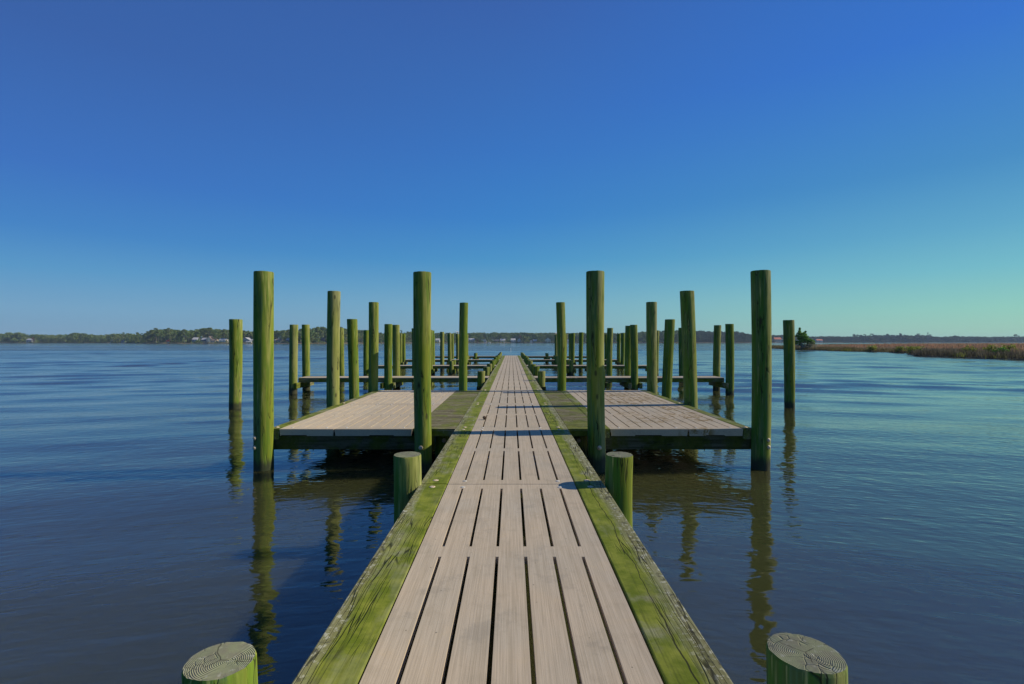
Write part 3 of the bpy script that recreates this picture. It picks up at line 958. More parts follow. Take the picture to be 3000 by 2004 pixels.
# ------------------------------------------------------------------ platforms
PF, PM, PB = 7.64, 10.69, 13.74
for s in (-1, 1):
    nm = SIDE[s]
    pl = tag(empty("dock_platform", (s * 2.3, PF, 0.0)),
             "wide low platform of clean tan slotted panels left of the walkway" if s < 0 else
             "wide low platform of brown-stained slotted panels right of the walkway", "dock platform", "platforms beside the walkway")
    X = lambda a, b: (min(s * a, s * b), max(s * a, s * b))
    for j, (a, b) in enumerate(((PF, PM), (PM, PB))):
        for (u, w, n, f0) in ((1.535, 2.745, 6, 0.155), (2.752, 3.60, 4, 0.155)):
            mb = MB()
            x0, x1 = X(u, w)
            n_, pit = n, 0.180
            fst = f0 if s > 0 else (x1 - x0) - f0 - pit * (n_ - 1)
            slotted_panel(mb, x0 + 0.002, x1 - 0.002, a + 0.003, b - 0.003, n_, pit, top=DECK + 0.002 * j, first=fst)
            if j == 0:      # moulded skirt on the front edge, with the notch underneath
                t = DECK - 0.002
                q = (x1 - x0)
                n0, n1 = (x0 + 0.45 * q, x0 + 0.76 * q) if s < 0 else (x0 + 0.32 * q, x0 + 0.66 * q)
                if (u > 2 and s < 0):
                    n0, n1 = x0 + 0.03 * q, x0 + 0.5 * q
                poly = [(x0 + 0.004, t), (x1 - 0.004, t), (x1 - 0.016, t - 0.105), (n1 + 0.006, t - 0.105), (n1, t - 0.092), (n0, t - 0.092), (n0 - 0.006, t - 0.105), (x0 + 0.016, t - 0.105)]
                mb.prism(poly, a - 0.018, a + 0.001, 0)
            mb.build("deck_panel", [M["panel"], M["screw"]], pl)
    for j, (a, b) in enumerate(((PF - 0.02, PM), (PM, PB))):
        mb = MB()
        mb.box(*X(3.604, 3.765), a + 0.002, b - 0.002, DECK - 0.16, DECK + 0.006)
        bm = mb.build("edge_beam", M["timber_y"], pl, bevel=0.007)
        bb = MB()
        bb.lathe([(0.034, -0.004), (0.034, 0.003), (0.02, 0.010), (0.006, 0.013)], (s * 3.685, a + 0.12, DECK + 0.006), "z", 14)
        bb.build("bolt_head", M["bolt"], bm, smooth=True)
        if s > 0:
            mb = MB()
            mb.box(*X(1.372, 1.530), a + 0.002, b - 0.002, DECK - 0.14, DECK + 0.003)
            mb.build("edge_beam", M["timber_y"], pl, bevel=0.006)
    # short boards laid across between walkway and panels
    mb = MB()
    rg = random.Random(40 + s)
    y = PF + 0.0
    inner, outer = (0.882, 1.366) if s > 0 else (0.874, 1.530)
    while y < PB - 0.03:
        wdt = min(0.138, PB - y)
        x0, x1 = X(inner, outer)
        mb.box(x0, x1, y + 0.0012, y + wdt - 0.0012, DECK - 0.036, DECK + 0.002 + rg.uniform(-0.002, 0.002))
        y += wdt
    mb.build("cross_boards", M["infill"], pl, bevel=0.003)
    # framing underneath
    mb = MB()
    mb.box(*X(0.884, 1.50), PF + 0.003, PF + 0.05, DECK - 0.115, DECK - 0.038)
    mb.build("rim_board", M["timber_x"], pl, bevel=0.004)
    for yy in (PF + 0.015, PM - 0.04, PB - 0.10):
        mb = MB()
        mb.box(*X(1.20 if yy < 8 else 0.90, 3.765), yy, yy + 0.085, 0.275, 0.490 if yy < 8 else 0.435)
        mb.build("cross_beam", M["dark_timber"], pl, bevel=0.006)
    for jx in (1.62, 2.30, 2.98):
        mb = MB()
        mb.box(s * jx - 0.04, s * jx + 0.04, PF + 0.11, PB - 0.12, 0.437, 0.552)
        mb.build("joist", M["dark_timber_y"], pl)
    # nail points under the front beam
    mb = MB()
    for nx in ((2.35, 3.02, 3.42) if s > 0 else (3.45, 3.1, 2.9)):
        mb.tube((s * nx, PF + 0.05, 0.280), (s * nx, PF + 0.05, 0.245), 0.008, 0.004, 6)
    mb.build("nail_points", M["dark_timber"], pl)
    # sawn-off support posts between walkway and platform
    for yy, xx in ((8.05, 1.13), (11.0, 1.13)):
        mb = MB()
        mb.lathe([(0.11, -1.2), (0.115, 0.0), (0.115, 0.425), (0.108, 0.435)], (s * xx, yy, 0), "z", 18)
        po = mb.build("support_post", M["piling"], pl, (s * xx, yy, 0))
        bb = MB()
        bb.lathe([(0.036, -0.02), (0.036, 0.006), (0.022, 0.02), (0.006, 0.03)], (s * (xx - 0.04), yy - 0.108, 0.36), "front", 12)
        bb.build("bolt", M["bolt"], po)

# ------------------------------------------------------------------ finger piers
for i, fd in enumerate(FING):
    for s in (-1, 1):
        X = lambda a, b: (min(s * a, s * b), max(s * a, s * b))
        fp = tag(empty("finger_pier", (s * 1.0, fd + 0.45, 0.0)),
                 "narrow low finger pier reaching %s from the walkway, %s beyond the platforms" % (SIDE[s], FORD[i]), "pier", "finger piers")
        end = 8.06
        mb = MB()
        x = 0.885
        while x < end - 0.02:
            w = min(2.395, end - x)
            x0, x1 = X(x, x + w - 0.005)
            mb.box(x0, x1, fd, fd + 0.9, DECK - 0.032, DECK + 0.002)
            x += 2.395
        mb.build("deck_panel", M["panel"], fp, bevel=0.005)
        for yy in (fd + 0.006, fd + 0.9 - 0.056):
            mb = MB()
            mb.box(*X(0.885, end), yy, yy + 0.05, DECK - 0.175, DECK - 0.034)
            mb.build("side_beam", M["timber_x"], fp, bevel=0.004)
        for px_ in (3.40, 4.62, 8.22 if i != 2 else 8.38):
            if i == 3 and px_ == 4.62:
                px_ = 4.2
            for q in (-1, 1):
                cxx = px_ + q * (0.142 + 0.06)
                if px_ > 8 and q > 0:
                    cxx = px_ + 0.20
                    if True:
                        continue
                mb = MB()
                mb.box(s * cxx - 0.05, s * cxx + 0.05, fd - 0.36, fd + 1.26, DECK - 0.385, DECK - 0.178)
                mb.build("cap_beam", M["timber_y"], fp, bevel=0.006)

# ------------------------------------------------------------------ gulls
def gull(loc, rz, label):
    root = MB()
    # body: one lathe-like skin along x
    ring = []
    prof = [(-0.20, 0.004, 0.012, 0.018), (-0.15, 0.018, 0.016, 0.012), (-0.08, 0.044, 0.040, 0.0), (0.0, 0.058, 0.055, 0.0), (0.07, 0.052, 0.052, 0.012),
            (0.11, 0.036, 0.040, 0.045), (0.135, 0.032, 0.034, 0.080), (0.165, 0.030, 0.030, 0.092), (0.190, 0.016, 0.016, 0.086), (0.215, 0.007, 0.007, 0.080), (0.235, 0.002, 0.002, 0.076)]
    seg = 12
    v, f = [], []
    for x, ry, rz_, zc in prof:
        for k in range(seg):
            a = 2 * math.pi * k / seg
            v.append((x, ry * math.cos(a), 0.15 + zc + rz_ * math.sin(a)))
    for i in range(len(prof) - 1):
        for k in range(seg):
            f.append((i * seg + k, i * seg + (k + 1) % seg, (i + 1) * seg + (k + 1) % seg, (i + 1) * seg + k))
    f += [tuple(range(seg))[::-1], tuple((len(prof) - 1) * seg + k for k in range(seg))]
    root.add(v, f)
    g_ = root.build("gull", M["bird_white"], None, (0, 0, 0), smooth=True)
    for sgn in (-1, 1):
        w = MB()
        pts = [(0.06, 0.058, 0.185), (-0.02, 0.066, 0.180), (-0.12, 0.045, 0.165), (-0.23, 0.012, 0.168), (-0.10, 0.050, 0.135), (0.02, 0.064, 0.135)]
        a = [(x, sgn * y, z) for x, y, z in pts]
        b = [(x, sgn * (y - 0.012), z) for x, y, z in pts]
        n = len(pts)
        w.add(a + b, [tuple(range(n)), tuple(range(2 * n - 1, n - 1, -1))] + [(k, (k + 1) % n, n + (k + 1) % n, n + k) for k in range(n)])
        w.build("wing", M["bird_grey"], g_)
        lg = MB()
        lg.tube((0.01, sgn * 0.022, 0.11), (0.01, sgn * 0.022, 0.0), 0.006, 0.005, 6)
        lg.tube((0.01, sgn * 0.022, 0.004), (0.05, sgn * 0.026, 0.003), 0.006, 0.003, 6)
        lg.build("leg", M["bird_leg"], g_)
    g_.location = loc
    g_.rotation_euler = (0, 0, rz)
    tag(g_, label, "bird", "gulls on the far pilings")
    return g_


def top_of(label_part):
    for o in COL.objects:
        if o.type == "MESH" and label_part in str(o.get("label", "")):
            mz = max(v.co.z for v in o.data.vertices)
            t = [v.co for v in o.data.vertices if v.co.z > mz - 0.03]
            c = sum((Vector(q) for q in t), Vector()) / len(t)
            return Vector(o.location) + Vector((c.x, c.y, mz))
    return Vector((0, 40, 2.6))


gull(top_of("inner mooring piling between the third and fourth left-hand"), rad(200), "pale gull facing left on an inner mooring piling left of the walkway")
gull(top_of("tall piling at the middle of the fourth right-hand finger pier, near"), rad(35), "pale gull facing right on a finger pier piling right of the walkway")

# white stake out on the water
mb = MB()
mx = wx(1496.5, 96)
mb.lathe([(0.03, -1.0), (0.03, 0.72), (0.024, 0.75), (0.008, 0.77)], (mx, 96, 0), "z", 10)
tag(mb.build("channel_stake", M["white_paint"], None, (mx, 96, 0)), "thin white stake standing in open water beyond the walkway's end", "marker")

# ------------------------------------------------------------------ far shore land
SHORE = [(-500, 980), (-60, 900), (300, 850), (420, 690), (640, 640), (900, 650), (1010, 700), (1180, 830), (1300, 940), (1500, 1000), (1800, 1000), (1990, 1050), (2200, 1150), (2330, 1300), (2480, 1350), (3120, 1420), (3700, 1500)]


def shore_d(px):
    for (a, da), (b, db) in zip(SHORE, SHORE[1:]):
        if a <= px <= b:
            t = (px - a) / (b - a)
            return da + (db - da) * t
    return SHORE[-1][1] if px > 0 else SHORE[0][1]


v, f = [], []
cols = list(range(-480, 3680, 20))
for px in cols:
    d = shore_d(px)
    for j, (dd, z) in enumerate(((-4, -0.4), (1.5, 0.5), (6, 0.9), (40, 1.8), (140, 3.0), (420, 4.0))):
        D = d + dd + (2.2 * math.sin(px * 0.11) if j < 3 else 0)
        v.append((wx(px, D), D, z + (0.25 * mnoise.noise((px * 0.05, j, 0)) if j else 0)))
for i in range(len(cols) - 1):
    for j in range(5):
        a = i * 6 + j
        f.append((a, a + 6, a + 7, a + 1))
mb = MB()
mb.add(v, f)
tag(mb.build("far_shore", M["shore"], smooth=True), "low brown bank of the far shore", "shore", kind="structure")

TOPS = [(-500, 977), (0, 977), (16, 974), (48, 972.5), (70, 976), (80, 978), (150, 978.5), (203, 978), (210, 973.5), (235, 974), (252, 977), (300, 979.5), (320, 976.5), (360, 975), (420, 978), (432, 973), (440, 966), (456, 962.5), (480, 963.5), (493, 961.5), (520, 965), (560, 965), (577, 962), (612, 960.5), (630, 962), (657, 965), (680, 967), (700, 966), (740, 969), (800, 968.5), (845, 965), (880, 963), (930, 958), (957, 957.5), (1000, 959), (1012, 962), (1060, 967), (1110, 973.5), (1185, 973), (1197, 969.5), (1208, 971), (1270, 974), (1375, 974), (1405, 973), (1450, 972.5), (1500, 973.5), (1650, 974), (1720, 973), (1790, 975), (1820, 974.5), (1868, 973), (1882, 970.5), (1905, 969.5), (1990, 966.5), (2040, 966.5), (2080, 970), (2160, 970), (2188, 976), (2202, 979.5), (2256, 981), (2280, 979.5), (2310, 981), (2376, 985), (2400, 984), (2440, 984), (2490, 985), (2500, 984), (2530, 983), (2560, 980.5), (2620, 981), (2638, 978.5), (2660, 981), (2690, 980), (2720, 981.5), (2732, 984), (2750, 985.5), (2797, 984), (2900, 985), (3000, 985), (3700, 985)]


def top_at(px):
    for (a, ya), (b, yb) in zip(TOPS, TOPS[1:]):
        if a <= px <= b:
            return ya + (yb - ya) * (px - a) / (b - a)
    return 980.0


# ---- tree building blocks (numpy): crowns of many leaf-clump quads -------------
nrng = np.random.default_rng(7)


def clump_quads(cent, size, rng, flat=0.0):
    """one randomly turned quad per centre"""
    n = len(cent)
    a = rng.normal(size=(n, 3))
    a /= np.linalg.norm(a, axis=1)[:, None]
    b = rng.normal(size=(n, 3))
    b -= (b * a).sum(1)[:, None] * a
    b /= np.linalg.norm(b, axis=1)[:, None]
    c = np.cross(a, b)
    s = size * rng.uniform(0.6, 1.3, size=(n, 1))
    u, w = b * s, c * s * rng.uniform(0.5, 1.0, size=(n, 1))
    if flat:
        u[:, 2] *= 1 - flat
        w[:, 2] *= 1 - flat
    v = np.stack([cent - u - w * 0.6, cent + u * 0.7 - w, cent + u + w * 0.7, cent - u * 0.6 + w], axis=1)
    return v.reshape(-1, 3)


def crown_points(kind, n, rng):
    """leaf centres of a crown of unit height (z 0..1 includes the trunk)"""
    pts = []
    if kind == "pine":
        lobes = []
        for k in range(rng.integers(6, 10)):
            z = rng.uniform(0.52, 0.96)
            r = 0.16 * (1.15 - z) / 0.6 + 0.03
            a = rng.uniform(0, 6.28)
            lobes.append((r * np.cos(a), r * np.sin(a), z, rng.uniform(0.06, 0.11), rng.uniform(0.035, 0.06)))
        lobes.append((0, 0, 0.96, 0.08, 0.05))
    elif kind == "tallpine":
        lobes = []
        for k in range(rng.integers(4, 6)):
            z = rng.uniform(0.78, 0.97)
            a = rng.uniform(0, 6.28)
            r = rng.uniform(0.02, 0.11)
            lobes.append((r * np.cos(a), r * np.sin(a), z, rng.uniform(0.06, 0.10), rng.uniform(0.02, 0.04)))
    else:
        lobes = []
        for k in range(rng.integers(12, 17)):
            z = rng.uniform(0.16, 0.90)
            r = 0.32 * math.sin(math.pi * min(1, 0.25 + 0.72 * z)) * rng.uniform(0.4, 1.0)
            a = rng.uniform(0, 6.28)
            lobes.append((r * np.cos(a), r * np.sin(a), z, rng.uniform(0.10, 0.17), rng.uniform(0.08, 0.13)))
    L = np.array(lobes)
    pick = rng.integers(0, len(L), n)
    d = rng.normal(size=(n, 3))
    d /= np.linalg.norm(d, axis=1)[:, None]
    rr = rng.uniform(0.55, 1.05, size=(n, 1)) ** 0.6
    c = L[pick, :3] + d * rr * np.stack([L[pick, 3], L[pick, 3], L[pick, 4]], axis=1)
    c[:, 2] = np.minimum(c[:, 2], 1.0)
    return c


def tree_proto(kind, n, seed):
    rng = np.random.default_rng(seed)
    pts = crown_points(kind, n, rng)
    return clump_quads(pts, {"pine": 0.030, "tallpine": 0.028, "oak": 0.045}[kind], rng)


PROTO = {"pine": [tree_proto("pine", 260, 60 + k) for k in range(6)],
         "tallpine": [tree_proto("tallpine", 150, 80 + k) for k in range(5)],
         "oak": [tree_proto("oak", 320, 90 + k) for k in range(6)]}


def trunk_quads(h, r, rng):
    """a bare stem as a thin four-sided tube"""
    x = rng.uniform(-0.02, 0.02) * h
    c = np.array([[r, 0], [0, r], [-r, 0], [0, -r]])
    lo = np.c_[c, np.zeros(4)]
    hi = np.c_[c * 0.5 + [x, 0], np.full(4, h)]
    q = [np.stack([lo[k], lo[(k + 1) % 4], hi[(k + 1) % 4], hi[k]]) for k in range(4)]
    return np.concatenate(q)


CLEAR = [(70, 94), (320, 334), (353, 370), (560, 580), (588, 633), (639, 662), (703, 747), (795, 824), (836, 848), (938, 962), (1274, 1290), (1371, 1393), (1415, 1427),
         (1447, 1482), (1495, 1512), (1514, 1529), (1550, 1574), (1596, 1615), (1656, 1668), (1784, 1795), (2268, 2292), (2392, 2413)]


def cleared(px, off):
    """no trees stand in front of or inside the shore houses"""
    return off < 24 and any(a - 1.5 < px < b + 1.5 for a, b in CLEAR)


def wood(name, px0, px1, label, mat, kinds, seed, step=5.0, rows=5, depth=90.0):
    rng = np.random.default_rng(seed)
    vs, ts = [], []
    for row in range(rows):
        px = px0 + rng.uniform(0, step)
        while px < px1:
            d0 = shore_d(px)
            if cleared(px, 7 + depth * row / max(rows - 1, 1)):
                px += 2.0
                continue
            D = d0 + 7 + depth * (row / max(rows - 1, 1)) + rng.uniform(-4, 4)
            g0 = 1.0 + 2.2 * row / max(rows - 1, 1)
            H = wz(top_at(px), D) - g0
            k = rng.uniform(0.80, 1.0) if row > 1 else rng.uniform(0.45, 0.92)
            h = H * k
            kind = kinds[int(rng.integers(0, len(kinds)))]
            pr = PROTO[kind][int(rng.integers(0, len(PROTO[kind])))]
            a = rng.uniform(0, 6.28)
            ca, sa = np.cos(a), np.sin(a)
            wsc = h * rng.uniform(0.85, 1.2)
            q = np.empty_like(pr)
            q[:, 0] = (pr[:, 0] * ca - pr[:, 1] * sa) * wsc + wx(px, D)
            q[:, 1] = (pr[:, 0] * sa + pr[:, 1] * ca) * wsc + D
            q[:, 2] = pr[:, 2] * h + g0
            vs.append(q)
            if kind != "oak":
                t = trunk_quads(h * 0.85, 0.22, rng)
                t += [wx(px, D), D, g0 - 0.5]
                ts.append(t)
            px += step * rng.uniform(0.6, 1.5)
        # undergrowth closes the base
    px = px0
    while px < px1:
        bo = rng.uniform(8, 60)
        D = shore_d(px) + bo
        if cleared(px, bo):
            # garden bushes in front of the houses
            if rng.uniform() < 0.42:
                D = shore_d(px) + rng.uniform(1.5, 3.0)
                c = np.c_[rng.normal(0, 1.1, 22) + wx(px, D), rng.normal(0, 0.7, 22) + D, rng.uniform(0.6, rng.uniform(1.8, 3.6), 22)]
                vs.append(clump_quads(c, 0.6, rng))
            px += 1.6
            continue
        n = 26
        hgt = 5.0 * rng.uniform(0.5, 1.2)
        c = np.c_[rng.normal(0, 2.2, n) + wx(px, D), rng.normal(0, 2.0, n) + D, rng.uniform(0.6, hgt, n)]
        vs.append(clump_quads(c, 0.9, rng))
        px += 1.6
    V = np.concatenate(vs)
    nl = len(V)
    if ts:
        V = np.concatenate([V] + ts)
    Q = np.arange(len(V)).reshape(-1, 4)
    me = mesh_from_arrays(name, V, Q, mat)
    me.materials.append(M["bark"])
    mi = np.zeros(len(Q), dtype=np.int32)
    mi[nl // 4:] = 1
    me.polygons.foreach_set("material_index", mi)
    o = bpy.data.objects.new(name, me)
    COL.objects.link(o)
    tag(o, label, "wood", kind="stuff")
    return o


wood("far_wood", -90, 428, "low even green wood along the far left shore", M["leaf_mixed"], ["oak", "oak", "pine"], 1, 5.5, 6, 100)
wood("far_wood", 428, 1030, "taller pine wood behind the houses on the left far shore", M["leaf_mixed"], ["pine", "pine", "oak"], 2, 5.5, 6, 80)
wood("far_wood", 1030, 2000, "even green wood behind the houses beyond the walkway's end", M["leaf_mixed"], ["pine", "oak", "pine"], 3, 4.2, 6, 110)
wood("far_wood", 2000, 2345, "dark wooded point on the far shore right of the piers", M["leaf_dim"], ["oak", "pine"], 4, 4.0, 6, 110)
wood("far_wood", 2345, 3110, "hazy blue-green wood far beyond the marsh", M["leaf_dim"], ["pine", "oak"], 5, 3.6, 6, 120)


# ---- single trees that stand out ------------------------------------------------
def tree_mesh(kind, seed, n, leaf):
    rng = np.random.default_rng(seed)
    pts = crown_points(kind, n, rng)
    V = clump_quads(pts, {"pine": 0.026, "tallpine": 0.024, "oak": 0.036}[kind], rng)
    return mesh_from_arrays("crown", V, np.arange(len(V)).reshape(-1, 4), M[leaf])


def trunk_mesh(kind, seed):
    rg = random.Random(seed)
    mb = MB()
    top = {"pine": 0.93, "tallpine": 0.95, "oak": 0.55}[kind]
    r = {"pine": 0.013, "tallpine": 0.011, "oak": 0.022}[kind]
    p = Vector((0, 0, -0.02))
    for k in range(4):
        q = Vector((rg.uniform(-0.012, 0.012), rg.uniform(-0.012, 0.012), top * (k + 1) / 4))
        mb.tube(p, q, r * (1 - 0.2 * k), r * (1 - 0.2 * (k + 1)), 6)
        p = q
    for k in range(6):
        z = rg.uniform(0.5, 0.95) * top if kind != "oak" else rg.uniform(0.25, 0.55)
        a = rg.uniform(0, 6.28)
        L = rg.uniform(0.07, 0.16) if kind != "oak" else rg.uniform(0.18, 0.3)
        mb.tube((0, 0, z), (L * math.cos(a), L * math.sin(a), z + L * 0.5), r * 0.4, r * 0.12, 5)
    me = bpy.data.meshes.new("trunk")
    me.from_pydata(mb.v, [], mb.f)
    me.materials.append(M["bark"])
    return me


TREE = {}
for kind, n in (("pine", 520), ("tallpine", 300), ("oak", 760)):
    for q in range(3):
        TREE[kind, q] = (kind, 200 + q * 7, n, trunk_mesh(kind, 200 + q))
crown_cache = {}


def lone_tree(name, px, ytop, kind, q, leaf, label, group, back=5.0, width=1.0, cat="tree", base=0.9):
    D = shore_d(px) + back
    h = wz(ytop, D) - base
    t = empty(name, (wx(px, D), D, base))
    key = (kind, q, leaf)
    if key not in crown_cache:
        k, sd, n, tm = TREE[kind, q]
        crown_cache[key] = tree_mesh(k, sd, n, leaf)
    for nm, me in (("crown", crown_cache[key]), ("trunk", TREE[kind, q][3])):
        o = bpy.data.objects.new(nm, me)
        COL.objects.link(o)
        o.parent = t
        w = h * width
        o.scale = (w, w, h)
        o.rotation_euler = (0, 0, (px * 1.7) % 6.28)
    return tag(t, label, cat, group)


GT = "trees standing out of the far woods"
lone_tree("oak_tree", 30, 973, "oak", 0, "leaf_oak", "broad rounded oak at the far shore's left edge, twin-domed", GT, 4, 1.6)
lone_tree("oak_tree", 52, 972, "oak", 1, "leaf_oak", "broad rounded oak left of the grey shore house with the rusty tree", GT, 4, 1.7)
lone_tree("rusty_tree", 97, 988, "oak", 2, "leaf_rust", "small rust-red tree beside the grey house on the far left shore", GT, 1.5, 0.9)
lone_tree("oak_tree", 120, 981, "oak", 2, "leaf_oak", "yellow-green tree just right of the rust-red tree", GT, 3, 1.3)
lone_tree("oak_tree", 217, 973.5, "oak", 0, "leaf_oak", "first dark domed tree rising above the low left wood", GT, 6, 1.3)
lone_tree("oak_tree", 247, 975, "oak", 1, "leaf_oak", "second domed tree right of the dark domed one in the low left wood", GT, 6, 1.4)
lone_tree("pine_tree", 361, 973.5, "pine", 0, "leaf_pine", "pine just above the wood, right of the small tan shore hut", GT, 8)
lone_tree("pine_tree", 402, 971.5, "tallpine", 0, "leaf_pine", "bare-stemmed pine with a flat top, leftmost of the tall pines", GT, 10, 1.3)
lone_tree("pine_tree", 413, 975.5, "tallpine", 1, "leaf_pine", "short bare-stemmed pine between two taller flat-topped pines", GT, 8, 1.2)
lone_tree("pine_tree", 429, 970, "tallpine", 2, "leaf_pine", "flat-topped pine standing just off the tall pine wood's left end", GT, 12, 1.3)
lone_tree("pine_tree", 443, 963.5, "tallpine", 0, "leaf_pine", "leaning flat-topped pine at the tall pine wood's left end", GT, 12, 1.2)
lone_tree("pine_tree", 458, 961.5, "pine", 1, "leaf_pine", "tall pine left of the red hut on the far shore", GT, 10, 1.1)
lone_tree("pine_tree", 494, 960.5, "pine", 2, "leaf_pine", "tall pine right above the red hut on the far shore", GT, 10, 1.1)
lone_tree("pine_tree", 540, 964.5, "pine", 0, "leaf_pine", "yellowish pine between the red hut and the blue-grey house", GT, 6, 1.1)
lone_tree("oak_tree", 583, 990, "oak", 2, "leaf_oak", "low green tree in front of the blue-grey shore house", GT, 0.5, 1.1)
lone_tree("pine_tree", 612, 960, "pine", 1, "leaf_pine", "tallest pine behind the cream shore house", GT, 30, 1.2)
lone_tree("pine_tree", 657, 964, "pine", 2, "leaf_pine", "pine behind the white shore house with boat canopy", GT, 30, 1.1)
lone_tree("pine_tree", 846, 965, "pine", 0, "leaf_pine", "pine rising just left of the first finger pier's outer pilings", GT, 12, 1.2)
lone_tree("pine_tree", 932, 957.5, "pine", 1, "leaf_pine", "open pine rising right of the first finger pier's outer pilings", GT, 10, 1.2)
lone_tree("pine_tree", 946, 955.5, "tallpine", 1, "leaf_pine", "tallest flat-topped pine beside the left platform's middle piling", GT, 12, 1.2)
lone_tree("oak_tree", 930, 989, "oak", 0, "leaf_oak", "low rounded green tree at the water left of the platform's middle piling", GT, 2, 1.6)
lone_tree("pine_tree", 1000, 957.5, "tallpine", 2, "leaf_pine", "dark pine crown showing above a thin mooring piling", GT, 14, 1.3)
lone_tree("pine_tree", 1061, 964.5, "tallpine", 0, "leaf_pine", "lone bare-stemmed pine between two mossy pilings", GT, 14, 1.2)
lone_tree("pine_tree", 1176, 966, "tallpine", 1, "leaf_pine", "slender dark pine top beside a finger pier piling", GT, 10, 0.6)
lone_tree("rusty_tree", 1524, 981, "oak", 1, "leaf_rust", "reddish tree behind the white two-storey shore house", GT, 14, 0.8)
lone_tree("rusty_tree", 1398, 991, "oak", 2, "leaf_rust", "rust-brown bush tree right of the wide tan shore house", GT, 1.5, 0.9)
lone_tree("pine_tree", 2500, 978.5, "tallpine", 2, "leaf_dim", "first of the flat-topped pines above the wood beyond the marsh", GT, 12, 1.5)
lone_tree("pine_tree", 2513, 978.5, "tallpine", 0, "leaf_dim", "second flat-topped pine above the wood beyond the marsh", GT, 12, 1.3)
lone_tree("pine_tree", 2521, 980, "tallpine", 1, "leaf_dim", "small third pine close beside two flat-topped pines beyond the marsh", GT, 12, 1.2)
lone_tree("pine_tree", 2532, 979, "pine", 0, "leaf_dim", "pine left of the long row of crowns beyond the marsh", GT, 12, 1.3)
lone_tree("pine_tree", 2556, 977.5, "pine", 1, "leaf_dim", "rounded pine in the left part of the row beyond the marsh", GT, 12, 1.4)
lone_tree("pine_tree", 2600, 978, "pine", 2, "leaf_dim", "pine in the middle of the row beyond the marsh", GT, 12, 1.3)
lone_tree("pine_tree", 2638, 976.5, "pine", 0, "leaf_dim", "highest broad pine of the row beyond the marsh", GT, 12, 1.5)
lone_tree("pine_tree", 2690, 977.5, "pine", 1, "leaf_dim", "wide pine just left of the thin mast beyond the marsh", GT, 12, 1.6)
lone_tree("pine_tree", 2724, 979, "tallpine", 1, "leaf_dim", "small pine just right of the thin mast beyond the marsh", GT, 12, 1.2)
lone_tree("pine_tree", 2798, 982.5, "pine", 2, "leaf_dim", "small dark pine alone above the low wood beyond the marsh", GT, 12, 1.6)
lone_tree("pine_tree", 2979, 979, "tallpine", 2, "leaf_dim", "umbrella-shaped pine above the low wood at the far right", GT, 12, 1.8)

# thin mast
mD = 1350.0
mb = MB()
mxx = wx(2718.4, mD)
mtop = wz(972.5, mD)
mb.tube((mxx, mD, 0.5), (mxx, mD, mtop), 0.7, 0.35, 6)
for z in (0.80, 0.88):
    mb.box(mxx - 1.2, mxx + 1.2, mD - 0.25, mD + 0.25, mtop * z, mtop * z + 2.0)
tag(mb.build("radio_mast", plain("mast_grey", (0.10, 0.10, 0.11), 0.7), None, (mxx, mD, 0.5)), "thin dark mast rising above the row of pines beyond the marsh", "mast")

# ------------------------------------------------------------------ houses on the far shore
PAINT = {}


def paint(key, col):
    if key not in PAINT:
        PAINT[key] = plain("paint_" + key, col, 0.8, 0.2, 0.08, 0.5)
    return PAINT[key]


HC = {"white": (0.62, 0.60, 0.56), "cream": (0.74, 0.66, 0.46), "tan": (0.50, 0.42, 0.30), "grey": (0.27, 0.28, 0.29), "bluegrey": (0.19, 0.25, 0.30),
      "darkblue": (0.07, 0.10, 0.16), "brown": (0.19, 0.13, 0.09)}
RC = {"grey_roof": (0.36, 0.36, 0.37), "light_roof": (0.46, 0.45, 0.43), "brown_roof": (0.20, 0.15, 0.11), "red_roof": (0.52, 0.17, 0.09), "dark_roof": (0.10, 0.10, 0.11)}
glass = plain("house_window_glass", (0.03, 0.04, 0.055), 0.15, 0.6, 0.2, 0.4)


